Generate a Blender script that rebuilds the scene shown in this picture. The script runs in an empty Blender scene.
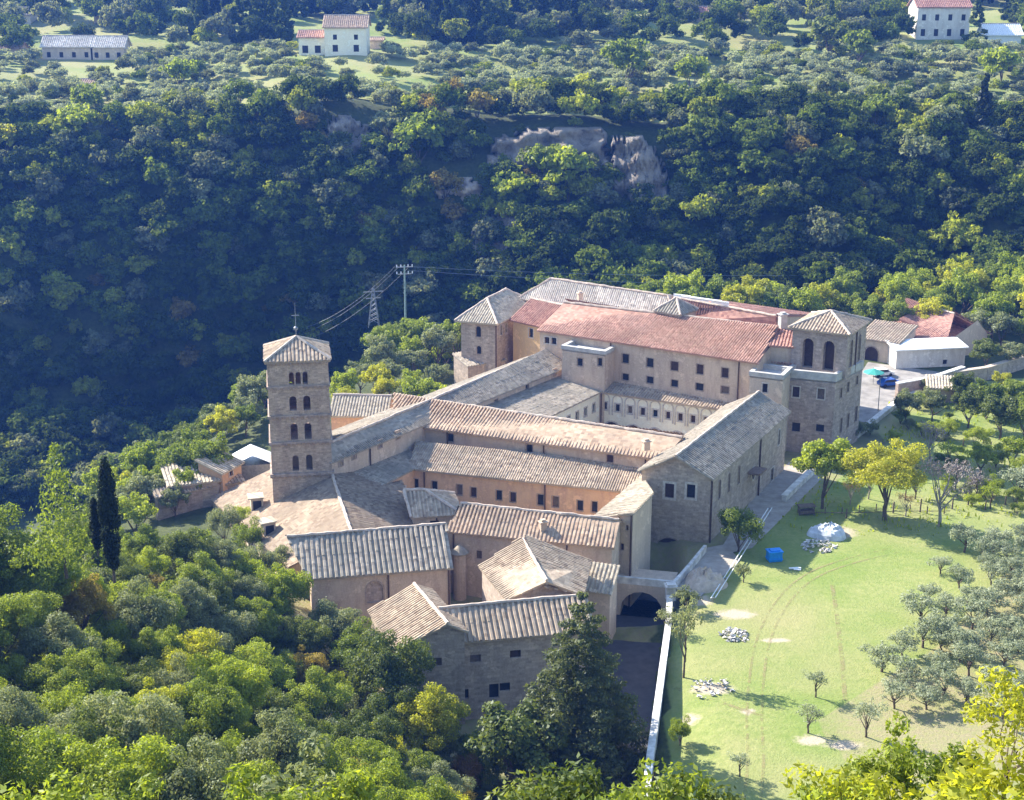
import bpy, bmesh, math, random
import numpy as np
from mathutils import Vector
from mathutils.geometry import tessellate_polygon
R = math.radians
HAZE = 0.00018
sc = bpy.context.scene
col = sc.collection

# ------------------------------------------------------------------ camera, sky, sun, exposure
CAM_H, PITCH, FPX = 75.0, R(17.0), 1500.0
cam = bpy.data.cameras.new('camera'); camo = bpy.data.objects.new('camera', cam); col.objects.link(camo)
camo.location = (0, 0, CAM_H); camo.rotation_euler = (R(90) - PITCH, 0, 0)
cam.sensor_fit = 'HORIZONTAL'; cam.sensor_width = 36.0; cam.lens = 36.0 * FPX / 1024.0
cam.clip_start = 0.5; cam.clip_end = 4000
sc.camera = camo
SUN_EL, SUN_AZ = 34.0, -54.0          # azimuth from +Y towards +X
SUN_DIR = Vector((math.sin(R(SUN_AZ)) * math.cos(R(SUN_EL)), math.cos(R(SUN_AZ)) * math.cos(R(SUN_EL)), math.sin(R(SUN_EL))))
w = bpy.data.worlds.new('World'); sc.world = w; w.use_nodes = True
nt = w.node_tree; bg = nt.nodes['Background']
sky = nt.nodes.new('ShaderNodeTexSky'); sky.sky_type = 'NISHITA'; sky.sun_disc = False
sky.sun_elevation = R(SUN_EL); sky.sun_rotation = R(SUN_AZ); sky.altitude = 500; sky.air_density = 1.2; sky.dust_density = 0.6
nt.links.new(sky.outputs[0], bg.inputs[0]); bg.inputs[1].default_value = 0.135
sl = bpy.data.lights.new('sun', 'SUN'); sl.energy = 5.0; sl.angle = R(0.5); sl.color = (1.0, 0.93, 0.82)
slo = bpy.data.objects.new('sun', sl); col.objects.link(slo); slo.location = (-80, 80, 150)
slo.rotation_euler = SUN_DIR.to_track_quat('Z', 'Y').to_euler()
sc.view_settings.view_transform = 'Standard'; sc.view_settings.look = 'None'
sc.view_settings.exposure = 1.55; sc.view_settings.gamma = 1
sc.render.engine = 'CYCLES'
sc.cycles.max_bounces = 6; sc.cycles.diffuse_bounces = 3; sc.cycles.glossy_bounces = 2
sc.cycles.transmission_bounces = 4; sc.cycles.volume_bounces = 0; sc.cycles.transparent_max_bounces = 6
sc.cycles.use_denoising = True
sc.cycles.caustics_reflective = False; sc.cycles.caustics_refractive = False

# ------------------------------------------------------------------ helpers
fwv = np.array([0, math.cos(PITCH), -math.sin(PITCH)]); upv = np.array([0, math.sin(PITCH), math.cos(PITCH)])
def ray(u, v): return fwv + np.array([1., 0, 0]) * (u - 512) / FPX + upv * (400 - v) / FPX
def P(u, v, z):                       # point at height z seen at u,v
    d = ray(u, v); t = (z - CAM_H) / d[2]; return (d[0] * t, d[1] * t, z)
def P2(u, v, z): return P(u, v, z)[:2]
def Q(u, v, y):                       # point at distance y seen at u,v
    d = ray(u, v); t = y / d[1]; return (d[0] * t, y, CAM_H + d[2] * t)
def proj(p):
    q = np.array(p, float) - np.array([0, 0, CAM_H]); ww = q @ fwv
    return 512 + FPX * q[0] / ww, 400 - FPX * (q @ upv) / ww, ww

def tag(o, label=None, cat=None, group=None, kind=None):
    if label: o['label'] = label
    if cat: o['category'] = cat
    if group: o['group'] = group
    if kind: o['kind'] = kind
    return o
def empty(name, loc, rz=0, label=None, cat=None, group=None):
    o = bpy.data.objects.new(name, None); col.objects.link(o); o.location = loc; o.rotation_euler = (0, 0, rz)
    o.empty_display_size = 0.5
    return tag(o, label, cat, group)
def abs_loc(o):
    p = Vector((0, 0, 0))
    while o is not None: p = p + o.location; o = o.parent
    return p

class MB:
    def __init__(s): s.v = []; s.f = []; s.uv = []
    def face(s, pts, uv=None):
        n = len(s.v); s.v.extend([tuple(p) for p in pts]); s.f.append(tuple(range(n, n + len(pts))))
        s.uv.append(uv if uv else [(p[0] + p[1], p[2]) for p in pts])
    def box(s, c, d, rz=0, slant=None):
        x, y, z = [k / 2 for k in d]; ca, sa = math.cos(rz), math.sin(rz)
        P8 = []
        for sx, sy, sz in ((-1,-1,-1),(1,-1,-1),(1,1,-1),(-1,1,-1),(-1,-1,1),(1,-1,1),(1,1,1),(-1,1,1)):
            a, b = sx * x, sy * y
            P8.append((c[0] + a * ca - b * sa, c[1] + a * sa + b * ca, c[2] + sz * z))
        for q in ((3,2,1,0),(4,5,6,7),(0,1,5,4),(1,2,6,5),(2,3,7,6),(3,0,4,7)): s.face([P8[i] for i in q])
    def tube(s, pts, rad, n=6, cap=True):
        pts = [Vector(p) for p in pts]
        if not hasattr(rad, '__len__'): rad = [rad] * len(pts)
        rings = []
        for i, p in enumerate(pts):
            d = (pts[min(i + 1, len(pts) - 1)] - pts[max(i - 1, 0)]).normalized()
            a = d.cross(Vector((0, 0, 1))) if abs(d.z) < .95 else d.cross(Vector((1, 0, 0)))
            a.normalize(); b = d.cross(a)
            rings.append([p + (a * math.cos(2*math.pi*k/n) + b * math.sin(2*math.pi*k/n)) * rad[i] for k in range(n)])
        for r0, r1 in zip(rings, rings[1:]):
            for k in range(n): s.face([r0[k], r0[(k+1) % n], r1[(k+1) % n], r1[k]])
        if cap: s.face(rings[-1]); s.face(rings[0][::-1])
    def prism(s, poly, z0, z1):           # plan polygon (ccw) extruded
        n = len(poly)
        s.face([(p[0], p[1], z1) for p in poly]); s.face([(p[0], p[1], z0) for p in poly][::-1])
        for i in range(n):
            a, b = poly[i], poly[(i + 1) % n]
            s.face([(a[0], a[1], z0), (b[0], b[1], z0), (b[0], b[1], z1), (a[0], a[1], z1)])
    def build(s, name, mat, parent=None, smooth=False):
        off = abs_loc(parent) if parent is not None else Vector((0, 0, 0))
        me = bpy.data.meshes.new(name)
        me.from_pydata([(p[0] - off.x, p[1] - off.y, p[2] - off.z) for p in s.v], [], s.f)
        uvl = me.uv_layers.new(name='UVMap')
        uvl.data.foreach_set('uv', np.array([c for f in s.uv for c in f], 'f').ravel())
        me.materials.append(mat)
        if smooth: me.polygons.foreach_set('use_smooth', [True] * len(me.polygons))
        o = bpy.data.objects.new(name, me); col.objects.link(o)
        if parent is not None: o.parent = parent
        return o
def np_mesh(name, V, F, mat, cols=None):  # V (n,3), F (m,4)
    me = bpy.data.meshes.new(name); V = np.asarray(V, 'f'); F = np.asarray(F, 'i')
    me.vertices.add(len(V)); me.vertices.foreach_set('co', V.ravel())
    k = F.shape[1]
    me.loops.add(F.size); me.loops.foreach_set('vertex_index', F.ravel())
    me.polygons.add(len(F)); me.polygons.foreach_set('loop_start', np.arange(0, F.size, k, dtype='i'))
    me.update(calc_edges=True)
    if cols is not None:
        a = me.color_attributes.new('tint', 'FLOAT_COLOR', 'POINT')
        c = np.ones((len(V), 4), 'f'); c[:, :3] = cols; a.data.foreach_set('color', c.ravel())
    me.materials.append(mat); return me

# ------------------------------------------------------------------ materials
def newmat(name):
    m = bpy.data.materials.new(name); m.use_nodes = True; t = m.node_tree
    b = t.nodes['Principled BSDF']; b.inputs['Roughness'].default_value = 0.9
    if 'Specular IOR Level' in b.inputs: b.inputs['Specular IOR Level'].default_value = 0.15
    return m, t, b
class N:
    def __init__(s, t): s.t = t
    def __call__(s, typ, **kw):
        n = s.t.nodes.new(typ)
        for k, v in kw.items():
            if k.startswith('i_'):
                key = k[2:]; n.inputs[int(key) if key.isdigit() else key].default_value = v
            else: setattr(n, k, v)
        return n
    def l(s, a, b): s.t.links.new(a, b)
    def noise(s, vec, scale, detail=4, rough=.6):
        n = s('ShaderNodeTexNoise'); n.inputs['Scale'].default_value = scale; n.inputs['Detail'].default_value = detail
        n.inputs['Roughness'].default_value = rough
        if vec is not None: s.l(vec, n.inputs['Vector'])
        return n.outputs[0]
    def ramp(s, fac, stops):
        n = s('ShaderNodeValToRGB'); cr = n.color_ramp
        while len(cr.elements) < len(stops): cr.elements.new(.5)
        for e, (p, c) in zip(cr.elements, stops): e.position = p; e.color = (*c, 1)
        s.l(fac, n.inputs[0]); return n.outputs[0]
    def mix(s, fac, a, b, mode='MIX'):
        n = s('ShaderNodeMix', data_type='RGBA', blend_type=mode)
        for x, k in ((fac, 0), (a, 6), (b, 7)):
            if hasattr(x, 'links') or hasattr(x, 'is_linked'): s.l(x, n.inputs[k])
            elif k == 0: n.inputs[0].default_value = x
            else: n.inputs[k].default_value = (*x, 1)
        return n.outputs[2]
    def math(s, op, a, b=0):
        n = s('ShaderNodeMath', operation=op)
        for x, k in ((a, 0), (b, 1)):
            if hasattr(x, 'is_linked'): s.l(x, n.inputs[k])
            else: n.inputs[k].default_value = x
        return n.outputs[0]
    def bump(s, h, strength, dist, bsdf):
        n = s('ShaderNodeBump'); n.inputs['Strength'].default_value = strength; n.inputs['Distance'].default_value = dist
        s.l(h, n.inputs['Height']); s.l(n.outputs[0], bsdf.inputs['Normal'])
def obj_coord(n): return n('ShaderNodeTexCoord').outputs['Object']

def plain(name, c, rough=.8, metal=0, var=.25, scale=3):
    m, t, b = newmat(name); n = N(t)
    f = n.noise(obj_coord(n), scale)
    b.inputs['Roughness'].default_value = rough; b.inputs['Metallic'].default_value = metal
    n.l(n.ramp(f, [(.3, tuple(k * (1 - var) for k in c)), (.7, tuple(min(1, k * (1 + var)) for k in c))]), b.inputs['Base Color'])
    return m
def wall_mat(name, c, stain, stone=0.0, mortar=(.4, .33, .28), bw=.7, bh=.32):
    m, t, b = newmat(name); n = N(t); oc = obj_coord(n)
    mp = n('ShaderNodeMapping'); mp.inputs['Scale'].default_value = (1, 1, .22); n.l(oc, mp.inputs[0])
    streak = n.noise(mp.outputs[0], 1.1, 5); big = n.noise(oc, .28, 4); fine = n.noise(oc, 5.0, 3)
    base = n.mix(n.ramp(big, [(.35, (0, 0, 0)), (.68, (1, 1, 1))]), c, tuple(k * .78 for k in c))
    base = n.mix(n.ramp(streak, [(.44, (0, 0, 0)), (.66, (1, 1, 1))]), base, stain)
    patch = n.noise(oc, .55, 7, .75); base = n.mix(n.ramp(patch, [(.56, (0, 0, 0)), (.60, (.75, .75, .75))]), base, tuple(min(.85, k * 1.22) for k in c))
    if stone > 0:
        uv = n('ShaderNodeUVMap'); uv.uv_map = 'UVMap'
        br = n('ShaderNodeTexBrick'); n.l(uv.outputs[0], br.inputs['Vector'])
        br.inputs['Scale'].default_value = 1; br.inputs['Brick Width'].default_value = bw; br.inputs['Row Height'].default_value = bh
        br.inputs['Mortar Size'].default_value = .03; br.inputs['Bias'].default_value = -.1
        br.inputs['Color1'].default_value = (.55, .55, .55, 1); br.inputs['Color2'].default_value = (1.25, 1.2, 1.15, 1); br.inputs['Mortar'].default_value = (.8, .78, .75, 1)
        base = n.mix(stone, base, n.mix(1.0, base, br.outputs[0], 'MULTIPLY'))
    base = n.mix(n.ramp(fine, [(.35, (.0, .0, .0)), (.75, (.35, .35, .35))]), base, tuple(min(1, k * 1.35) for k in c))
    n.l(base, b.inputs['Base Color'])
    n.bump(n.noise(oc, 6, 5), .5, .06, b)
    return m
def roof_mat(name, c1, c2, c3, lichen, pitch=.5, lich=.5):
    m, t, b = newmat(name); n = N(t)
    uv = n('ShaderNodeUVMap'); uv.uv_map = 'UVMap'
    sp = n('ShaderNodeSeparateXYZ'); n.l(uv.outputs[0], sp.inputs[0])
    cu = n.math('FLOOR', n.math('DIVIDE', sp.outputs[0], pitch)); cv = n.math('FLOOR', n.math('DIVIDE', sp.outputs[1], .42))
    cb = n('ShaderNodeCombineXYZ'); n.l(cu, cb.inputs[0]); n.l(cv, cb.inputs[1])
    wn = n('ShaderNodeTexWhiteNoise', noise_dimensions='2D'); n.l(cb.outputs[0], wn.inputs['Vector'])
    tile = n.ramp(wn.outputs[0], [(0, c3), (.25, c1), (.6, c2), (1, tuple(min(1, k * 1.25) for k in c2))])
    oc = obj_coord(n)
    f = n.noise(oc, .35, 6, .7)
    f0 = n.noise(oc, .16, 3, .6); tile = n.mix(n.ramp(f0, [(.42, (0, 0, 0)), (.62, (.55, .55, .55))]), tile, tuple(k * .62 for k in c1))
    tile = n.mix(n.math('MULTIPLY', n.ramp(f, [(.40, (0, 0, 0)), (.66, (1, 1, 1))]), lich), tile, lichen)
    f2 = n.noise(oc, 2.4, 4, .7)
    tile = n.mix(n.ramp(f2, [(.55, (0, 0, 0)), (.8, (.6, .6, .6))]), tile, (.13, .11, .09))
    n.l(tile, b.inputs['Base Color']); b.inputs['Roughness'].default_value = .95
    n.bump(n.noise(oc, 9, 3), .4, .05, b)
    return m
M = {}
M['stone_tower'] = wall_mat('tower_stone', (.50, .39, .30), (.36, .27, .21), .75, bw=.5, bh=.24)
M['stone_grey'] = wall_mat('grey_stone', (.47, .385, .31), (.33, .27, .22), .65)
M['stone_dark'] = wall_mat('dark_stone', (.44, .355, .30), (.31, .25, .21), .7)
M['plaster_pink'] = wall_mat('pink_plaster', (.55, .43, .32), (.40, .30, .23))
M['plaster_orange'] = wall_mat('orange_plaster', (0.624, 0.396, 0.240), (0.480, 0.300, 0.204))
M['plaster_cream'] = wall_mat('cream_plaster', (.84, .77, .60), (.74, .66, .52))
M['plaster_white'] = wall_mat('white_plaster', (.66, .62, .56), (.5, .45, .4))
M['plaster_tan'] = wall_mat('tan_plaster', (0.600, 0.480, 0.360), (0.456, 0.360, 0.276))
M['plaster_ochre'] = wall_mat('ochre_plaster', (0.672, 0.456, 0.240), (0.540, 0.372, 0.228))
M['roof_tan'] = roof_mat('tan_tiles', (0.420, 0.320, 0.226), (0.480, 0.377, 0.270), (0.280, 0.205, 0.144), (0.330, 0.282, 0.209))
M['roof_grey'] = roof_mat('grey_tiles', (0.335, 0.282, 0.217), (0.400, 0.339, 0.265), (0.240, 0.201, 0.157), (0.290, 0.267, 0.213), lich=.7)
M['roof_pink'] = roof_mat('pink_tiles', (0.440, 0.301, 0.200), (0.490, 0.358, 0.248), (0.300, 0.210, 0.148), (0.380, 0.310, 0.226), lich=.5)
M['roof_red'] = roof_mat('red_tiles', (.34, .17, .13), (.40, .22, .165), (.25, .125, .10), (.36, .25, .20), lich=.35)
M['roof_pale'] = roof_mat('pale_tiles', (0.460, 0.387, 0.287), (0.520, 0.444, 0.335), (0.340, 0.282, 0.209), (0.400, 0.353, 0.261), lich=.5)
M['roof_brown'] = roof_mat('brown_tiles', (0.270, 0.196, 0.135), (0.310, 0.239, 0.170), (0.190, 0.138, 0.096), (0.220, 0.181, 0.131))
M['roof_salmon'] = roof_mat('salmon_tiles', (.43, .235, .165), (.49, .29, .21), (.33, .18, .13), (.42, .29, .22), lich=.4)
M['roof_bleached'] = roof_mat('bleached_tiles', (.62, .55, .46), (.70, .63, .53), (.45, .39, .32), (.52, .48, .40), lich=.35)
M['slab'] = plain('roof_edge', (.25, .18, .14))
M['cap'] = plain('ridge_cap', (.50, .41, .33), scale=1.5)
M['glass'] = plain('window_dark', (.03, .03, .035), rough=.35)
M['dark'] = plain('shutter_brown_and_arch_shade', (.07, .045, .035), rough=.7)  # brown shutters and doors; also the painted shade that fills open arches
M['shutter'] = plain('faded_shutter', (.16, .12, .09), rough=.7)
M['frame'] = plain('window_surround', (.52, .46, .40))
M['frame_dim'] = plain('plain_surround', (.36, .28, .22))
M['pipe'] = plain('downpipe', (.10, .065, .05), rough=.5)
M['metal'] = plain('grey_metal', (.30, .31, .32), rough=.45, metal=.6)
M['steel'] = plain('pole_paint', (.26, .34, .30), rough=.5)
M['white'] = plain('white_paint', (.80, .80, .78), rough=.5, var=.08)
M['concrete'] = plain('concrete', (.45, .43, .40), var=.2, scale=1.2)
M['limestone'] = plain('limewashed_wall', (.64, .61, .56), var=.38, scale=.8)
M['bark'] = plain('bark', (.13, .10, .075), var=.4, scale=6)
M['bark_pale'] = plain('pale_bark', (.30, .27, .23), var=.3, scale=5)
M['blue'] = plain('blue_tarp', (.03, .27, .75), rough=.4, var=.12)
M['carblue'] = plain('blue_car_paint', (.03, .09, .35), rough=.25, var=.05)
M['carteal'] = plain('green_canvas', (.07, .35, .28), rough=.5, var=.1)
M['tyre'] = plain('tyre', (.02, .02, .02))
M['sand'] = plain('sand', (.52, .42, .32), var=.2, scale=1.5)
M['tarp'] = plain('grey_tarpaulin', (.52, .55, .58), var=.25, scale=1.2)
M['rubble'] = plain('rubble', (.55, .52, .48), var=.5, scale=4)
M['gravel'] = plain('dusty_gravel', (.27, .25, .225), var=.3, scale=.5)
M['wood'] = plain('weathered_wood', (.17, .13, .10), var=.4, scale=5)
M['asphalt'] = plain('asphalt', (.07, .068, .072), var=.2, scale=.8)
def track_mat():
    m, t, b = newmat('worn_track'); n = N(t); oc = obj_coord(n)
    b.inputs['Base Color'].default_value = (.30, .26, .12, 1)
    tr = n('ShaderNodeBsdfTransparent'); mx = n('ShaderNodeMixShader'); f = n.math('ADD', n.math('MULTIPLY', n.noise(oc, .25, 3), .5), n.math('MULTIPLY', n.noise(oc, 1.7, 5, .7), .5))
    n.l(n.ramp(f, [(.44, (0, 0, 0)), (.60, (.8, .8, .8))]), mx.inputs[0]); n.l(tr.outputs[0], mx.inputs[1]); n.l(b.outputs[0], mx.inputs[2]); n.l(mx.outputs[0], t.nodes['Material Output'].inputs[0]); return m
M['track'] = track_mat()
M['path'] = plain('pale_gravel', (.38, .34, .29), var=.2, scale=.8)
M['bell'] = plain('bronze', (.10, .09, .06), rough=.4, metal=.8)

def leaf_mat(name, ca, cb, trans=.4, tcol=None):
    m = bpy.data.materials.new(name); m.use_nodes = True; t = m.node_tree; t.nodes.clear(); n = N(t)
    out = n('ShaderNodeOutputMaterial'); oi = n('ShaderNodeObjectInfo')
    geo = n('ShaderNodeNewGeometry')
    f = n.noise(obj_coord(n), .55, 3)
    f = n.math('ADD', n.math('MULTIPLY', oi.outputs['Random'], .45), n.math('MULTIPLY', f, .6))
    ri = geo.outputs['Random Per Island']
    f = n.math('ADD', f, n.math('MULTIPLY', n.math('SUBTRACT', ri, .5), .5))
    c = n.ramp(f, [(.15, ca), (.85, cb)])
    d = n('ShaderNodeBsdfDiffuse'); n.l(c, d.inputs[0])
    tr = n('ShaderNodeBsdfTranslucent')
    tc = n.mix(1.0, c, tcol or (1.5, 1.45, .6), 'MULTIPLY'); n.l(tc, tr.inputs[0])
    mx = n('ShaderNodeMixShader'); mx.inputs[0].default_value = trans; n.l(d.outputs[0], mx.inputs[1]); n.l(tr.outputs[0], mx.inputs[2])
    g = n('ShaderNodeBsdfGlossy'); g.inputs['Roughness'].default_value = .45; g.inputs[0].default_value = (.9, .95, 1, 1)
    m2 = n('ShaderNodeMixShader'); m2.inputs[0].default_value = .012; n.l(mx.outputs[0], m2.inputs[1]); n.l(g.outputs[0], m2.inputs[2])
    n.l(m2.outputs[0], out.inputs[0]); return m
L = {}
L['dark'] = leaf_mat('leaf_dark_green', (.06, .09, .024), (.17, .20, .048), .38)
L['green'] = leaf_mat('leaf_green', (.11, .155, .024), (.26, .31, .05), .47)
L['lime'] = leaf_mat('leaf_yellow_green', (.15, .205, .022), (.34, .39, .045), .5)
L['bright'] = leaf_mat('leaf_bright_yellow', (.23, .265, .025), (.44, .43, .05), .55)
L['grey'] = leaf_mat('leaf_grey_green', (.14, .17, .07), (.29, .315, .155), .42, (1.3, 1.25, .75))
L['olive'] = leaf_mat('leaf_silver_olive', (.22, .255, .145), (.39, .42, .27), .42, (1.1, 1.1, .85))
L['autumn'] = leaf_mat('leaf_ochre', (.20, .17, .035), (.36, .28, .07), .45)
L['rust'] = leaf_mat('leaf_rusty', (.20, .12, .055), (.32, .20, .09), .4)
L['plum'] = leaf_mat('leaf_plum', (.13, .04, .045), (.22, .08, .08), .3, (1.3, .8, .9))
L['bare'] = leaf_mat('twig_grey', (.20, .17, .15), (.33, .28, .25), .1, (1, 1, 1))
L['pine'] = leaf_mat('needle_green', (.05, .07, .028), (.13, .15, .06), .35)
L['cypress'] = leaf_mat('leaf_cypress', (.015, .024, .01), (.04, .052, .02), .1)

# ------------------------------------------------------------------ terrain
CP = []
def cp(*pts): CP.extend(pts)
for y in (118, 150, 190, 230, 265, 290):
    for x in (30, 55, 85, 120, 170): cp((x, y, 0 if y < 260 else .5))
cp((20, 118, 0), (22, 150, 0), (30, 190, 0), (-20, 200, 0), (0, 180, -1.5), (0, 220, 0), (0, 250, 0), (15, 240, 0), (30, 240, 0))
cp((-30, 185, 0), (-10, 165, -3), (-6, 142, -4), (5, 132, -4), (5, 150, -4), (12, 140, -4), (12, 158, -4), (10, 120, -4), (15, 175, -4), (-10, 155, -3.5))
cp((-20, 265, 0), (10, 285, 0), (40, 295, 0), (80, 300, 0), (-42, 205, -2), (-43, 240, -1), (-55, 215, -4), (-62, 192, -5), (-50, 185, -1), (-60, 165, 2), (-35, 255, -2))
cp((-75, 262, -30), (-105, 300, -36), (-60, 306, -30), (-130, 250, -40), (-95, 225, -30), (-95, 195, -22), (-160, 300, -36), (-220, 280, -40), (-30, 312, -20))
cp((0, 316, -10), (45, 325, -4), (95, 330, 0), (150, 335, 2), (220, 330, 2))
for u, v, y in ((-250,110,385),(0,112,385),(150,112,382),(330,104,378),(450,122,374),(560,128,368),(640,135,366),(760,108,375),(900,112,375),(1024,128,372),(1250,120,372)):
    cp(Q(u, v, y)); cp(Q(u, v - 10, y + 25))
for u in (-250, 0, 200, 400, 600, 800, 1024, 1250):
    cp(Q(u, 62, 450), Q(u, 30, 520), Q(u, -5, 620), Q(u, -90, 800), Q(u, -200, 1050))
for x, z0 in ((20, -4), (60, 2), (110, 6)): cp((x, 335, z0 + 12))
for x, z0, z1 in ((-190, -36, 16), (-120, -36, 15), (-75, -33, 15), (-40, -28, 14), (-12, -20, 14)): cp((x, 319, z0), (x, 334, z0 * .45 + z1 * .55), (x, 350, z1))
cp((0, 0, 73), (0, -40, 82), (-60, -40, 84), (60, -40, 82), (60, 5, 73), (-60, 5, 76))
for x in (15, 35, 60, 100, 150): cp((x, 22, 58.5), (x, 40, 45), (x, 60, 31), (x, 80, 17), (x, 100, 4.5), (x, 111, 0))
cp((0, 22, 58), (0, 40, 45), (0, 60, 32), (0, 80, 19), (0, 100, 7), (-3, 118, -1))
cp((-11, 75, 23), (-28, 70, 28), (-12, 125, -1.5), (-20, 138, 0), (-28, 150, 3), (-38, 152, 8), (-46, 120, 19), (-20, 110, 10), (-20, 95, 17), (-47, 90, 27), (-75, 100, 34),
   (-75, 140, 18), (-60, 60, 40), (-20, 45, 43), (-20, 20, 62), (-110, 110, 36), (-140, 160, 10), (-60, 145, 11), (-25, 168, 0), (-48, 165, 2), (-110, 160, 5))
CP = np.array(CP, float)
def _rbf():
    A = np.sqrt(((CP[:, None, :2] - CP[None, :, :2]) ** 2).sum(-1) + 9.0)
    return np.linalg.solve(A + np.eye(len(CP)) * -.5, CP[:, 2] - 10)
WR = _rbf()
def _h(x, y):
    sh = x.shape; x = x.ravel(); y = y.ravel(); o = np.empty(len(x))
    for i in range(0, len(x), 20000):
        d = np.sqrt((x[i:i+20000, None] - CP[None, :, 0]) ** 2 + (y[i:i+20000, None] - CP[None, :, 1]) ** 2 + 9.0)
        o[i:i+20000] = d @ WR + 10
    return o.reshape(sh)
def sstep(a, b, x): t = np.clip((x - a) / (b - a), 0, 1); return t * t * (3 - 2 * t)
LANE_WALL = [(10.2, 108), (12.9, 126.6), (16.0, 146), (18.6, 163.2)]          # foot of the white wall
def wallx(y): return np.interp(y, [p[1] for p in LANE_WALL], [p[0] for p in LANE_WALL])
_rs = np.random.RandomState(3)
_waves = [(_rs.uniform(-1, 1, 2) * f, _rs.uniform(0, 6.28), a) for f, a in [(.05, .6)] * 3 + [(.13, .35)] * 4 + [(.3, .16)] * 5]
def height(x, y):
    z = _h(x, y)
    nz = sum(a * np.sin(k[0] * x + k[1] * y + p) for k, p, a in _waves)
    flat = sstep(8, 22, x) * sstep(108, 116, y) * (1 - sstep(270, 300, y))     # garden terrace is level
    wx = wallx(y)
    mask = (1 - sstep(160, 166, y)) * sstep(100, 112, y)
    near = sstep(wx - 8, wx - 6.5, x)
    z = z + nz * (1 - flat) * sstep(-6, 6, np.abs(z) - 2 + 4)
    z = z * (1 - flat * .97)
    lane = sstep(wx - 10, wx - 7, x) * (1 - sstep(wx - .2, wx + .5, x)) * mask
    z = np.where(mask > 0, z * (1 - lane) + (-4.0) * lane, z)
    terr = sstep(wx - .2, wx + .5, x) * mask
    z = z * (1 - terr * (1 - flat)) + 0 * terr
    # under and in front of the church: the road goes on below the bridge
    low = sstep(9, 11, x) * (1 - sstep(20, 22, x)) * sstep(162, 165, y) * (1 - sstep(178, 186, y))
    return z * (1 - low) - 4.0 * low
XS = np.unique(np.concatenate([np.linspace(-420, -110, 52), np.linspace(-110, -60, 26), np.arange(-60, 72, 1.0), np.linspace(72, 130, 30), np.linspace(130, 420, 48)]))
YS = np.unique(np.concatenate([np.linspace(-40, 60, 40), np.arange(60, 200, 1.0), np.linspace(200, 300, 60), np.linspace(300, 420, 60), np.linspace(420, 1000, 60)]))
GX, GY = np.meshgrid(XS, YS); GZ = height(GX, GY)
def gz(x, y):
    x = np.asarray(x, float); y = np.asarray(y, float)
    i = np.clip(np.searchsorted(XS, x) - 1, 0, len(XS) - 2); j = np.clip(np.searchsorted(YS, y) - 1, 0, len(YS) - 2)
    a = np.clip((x - XS[i]) / (XS[i+1] - XS[i]), 0, 1); b = np.clip((y - YS[j]) / (YS[j+1] - YS[j]), 0, 1)
    return (GZ[j, i] * (1-a) + GZ[j, i+1] * a) * (1-b) + (GZ[j+1, i] * (1-a) + GZ[j+1, i+1] * a) * b
_T = np.concatenate([np.arange(15, 300, .7), np.arange(300, 900, 1.5)])
def ground(u, v):                     # where the view line u,v meets the terrain
    d = ray(u, v); pts = d[None, :] * _T[:, None]
    z = CAM_H + pts[:, 2]; below = z < gz(pts[:, 0], pts[:, 1])
    if not below.any(): return None
    k = int(np.argmax(below)); x, y = pts[k, 0], pts[k, 1]
    return (float(x), float(y), float(gz(x, y)))

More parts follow.
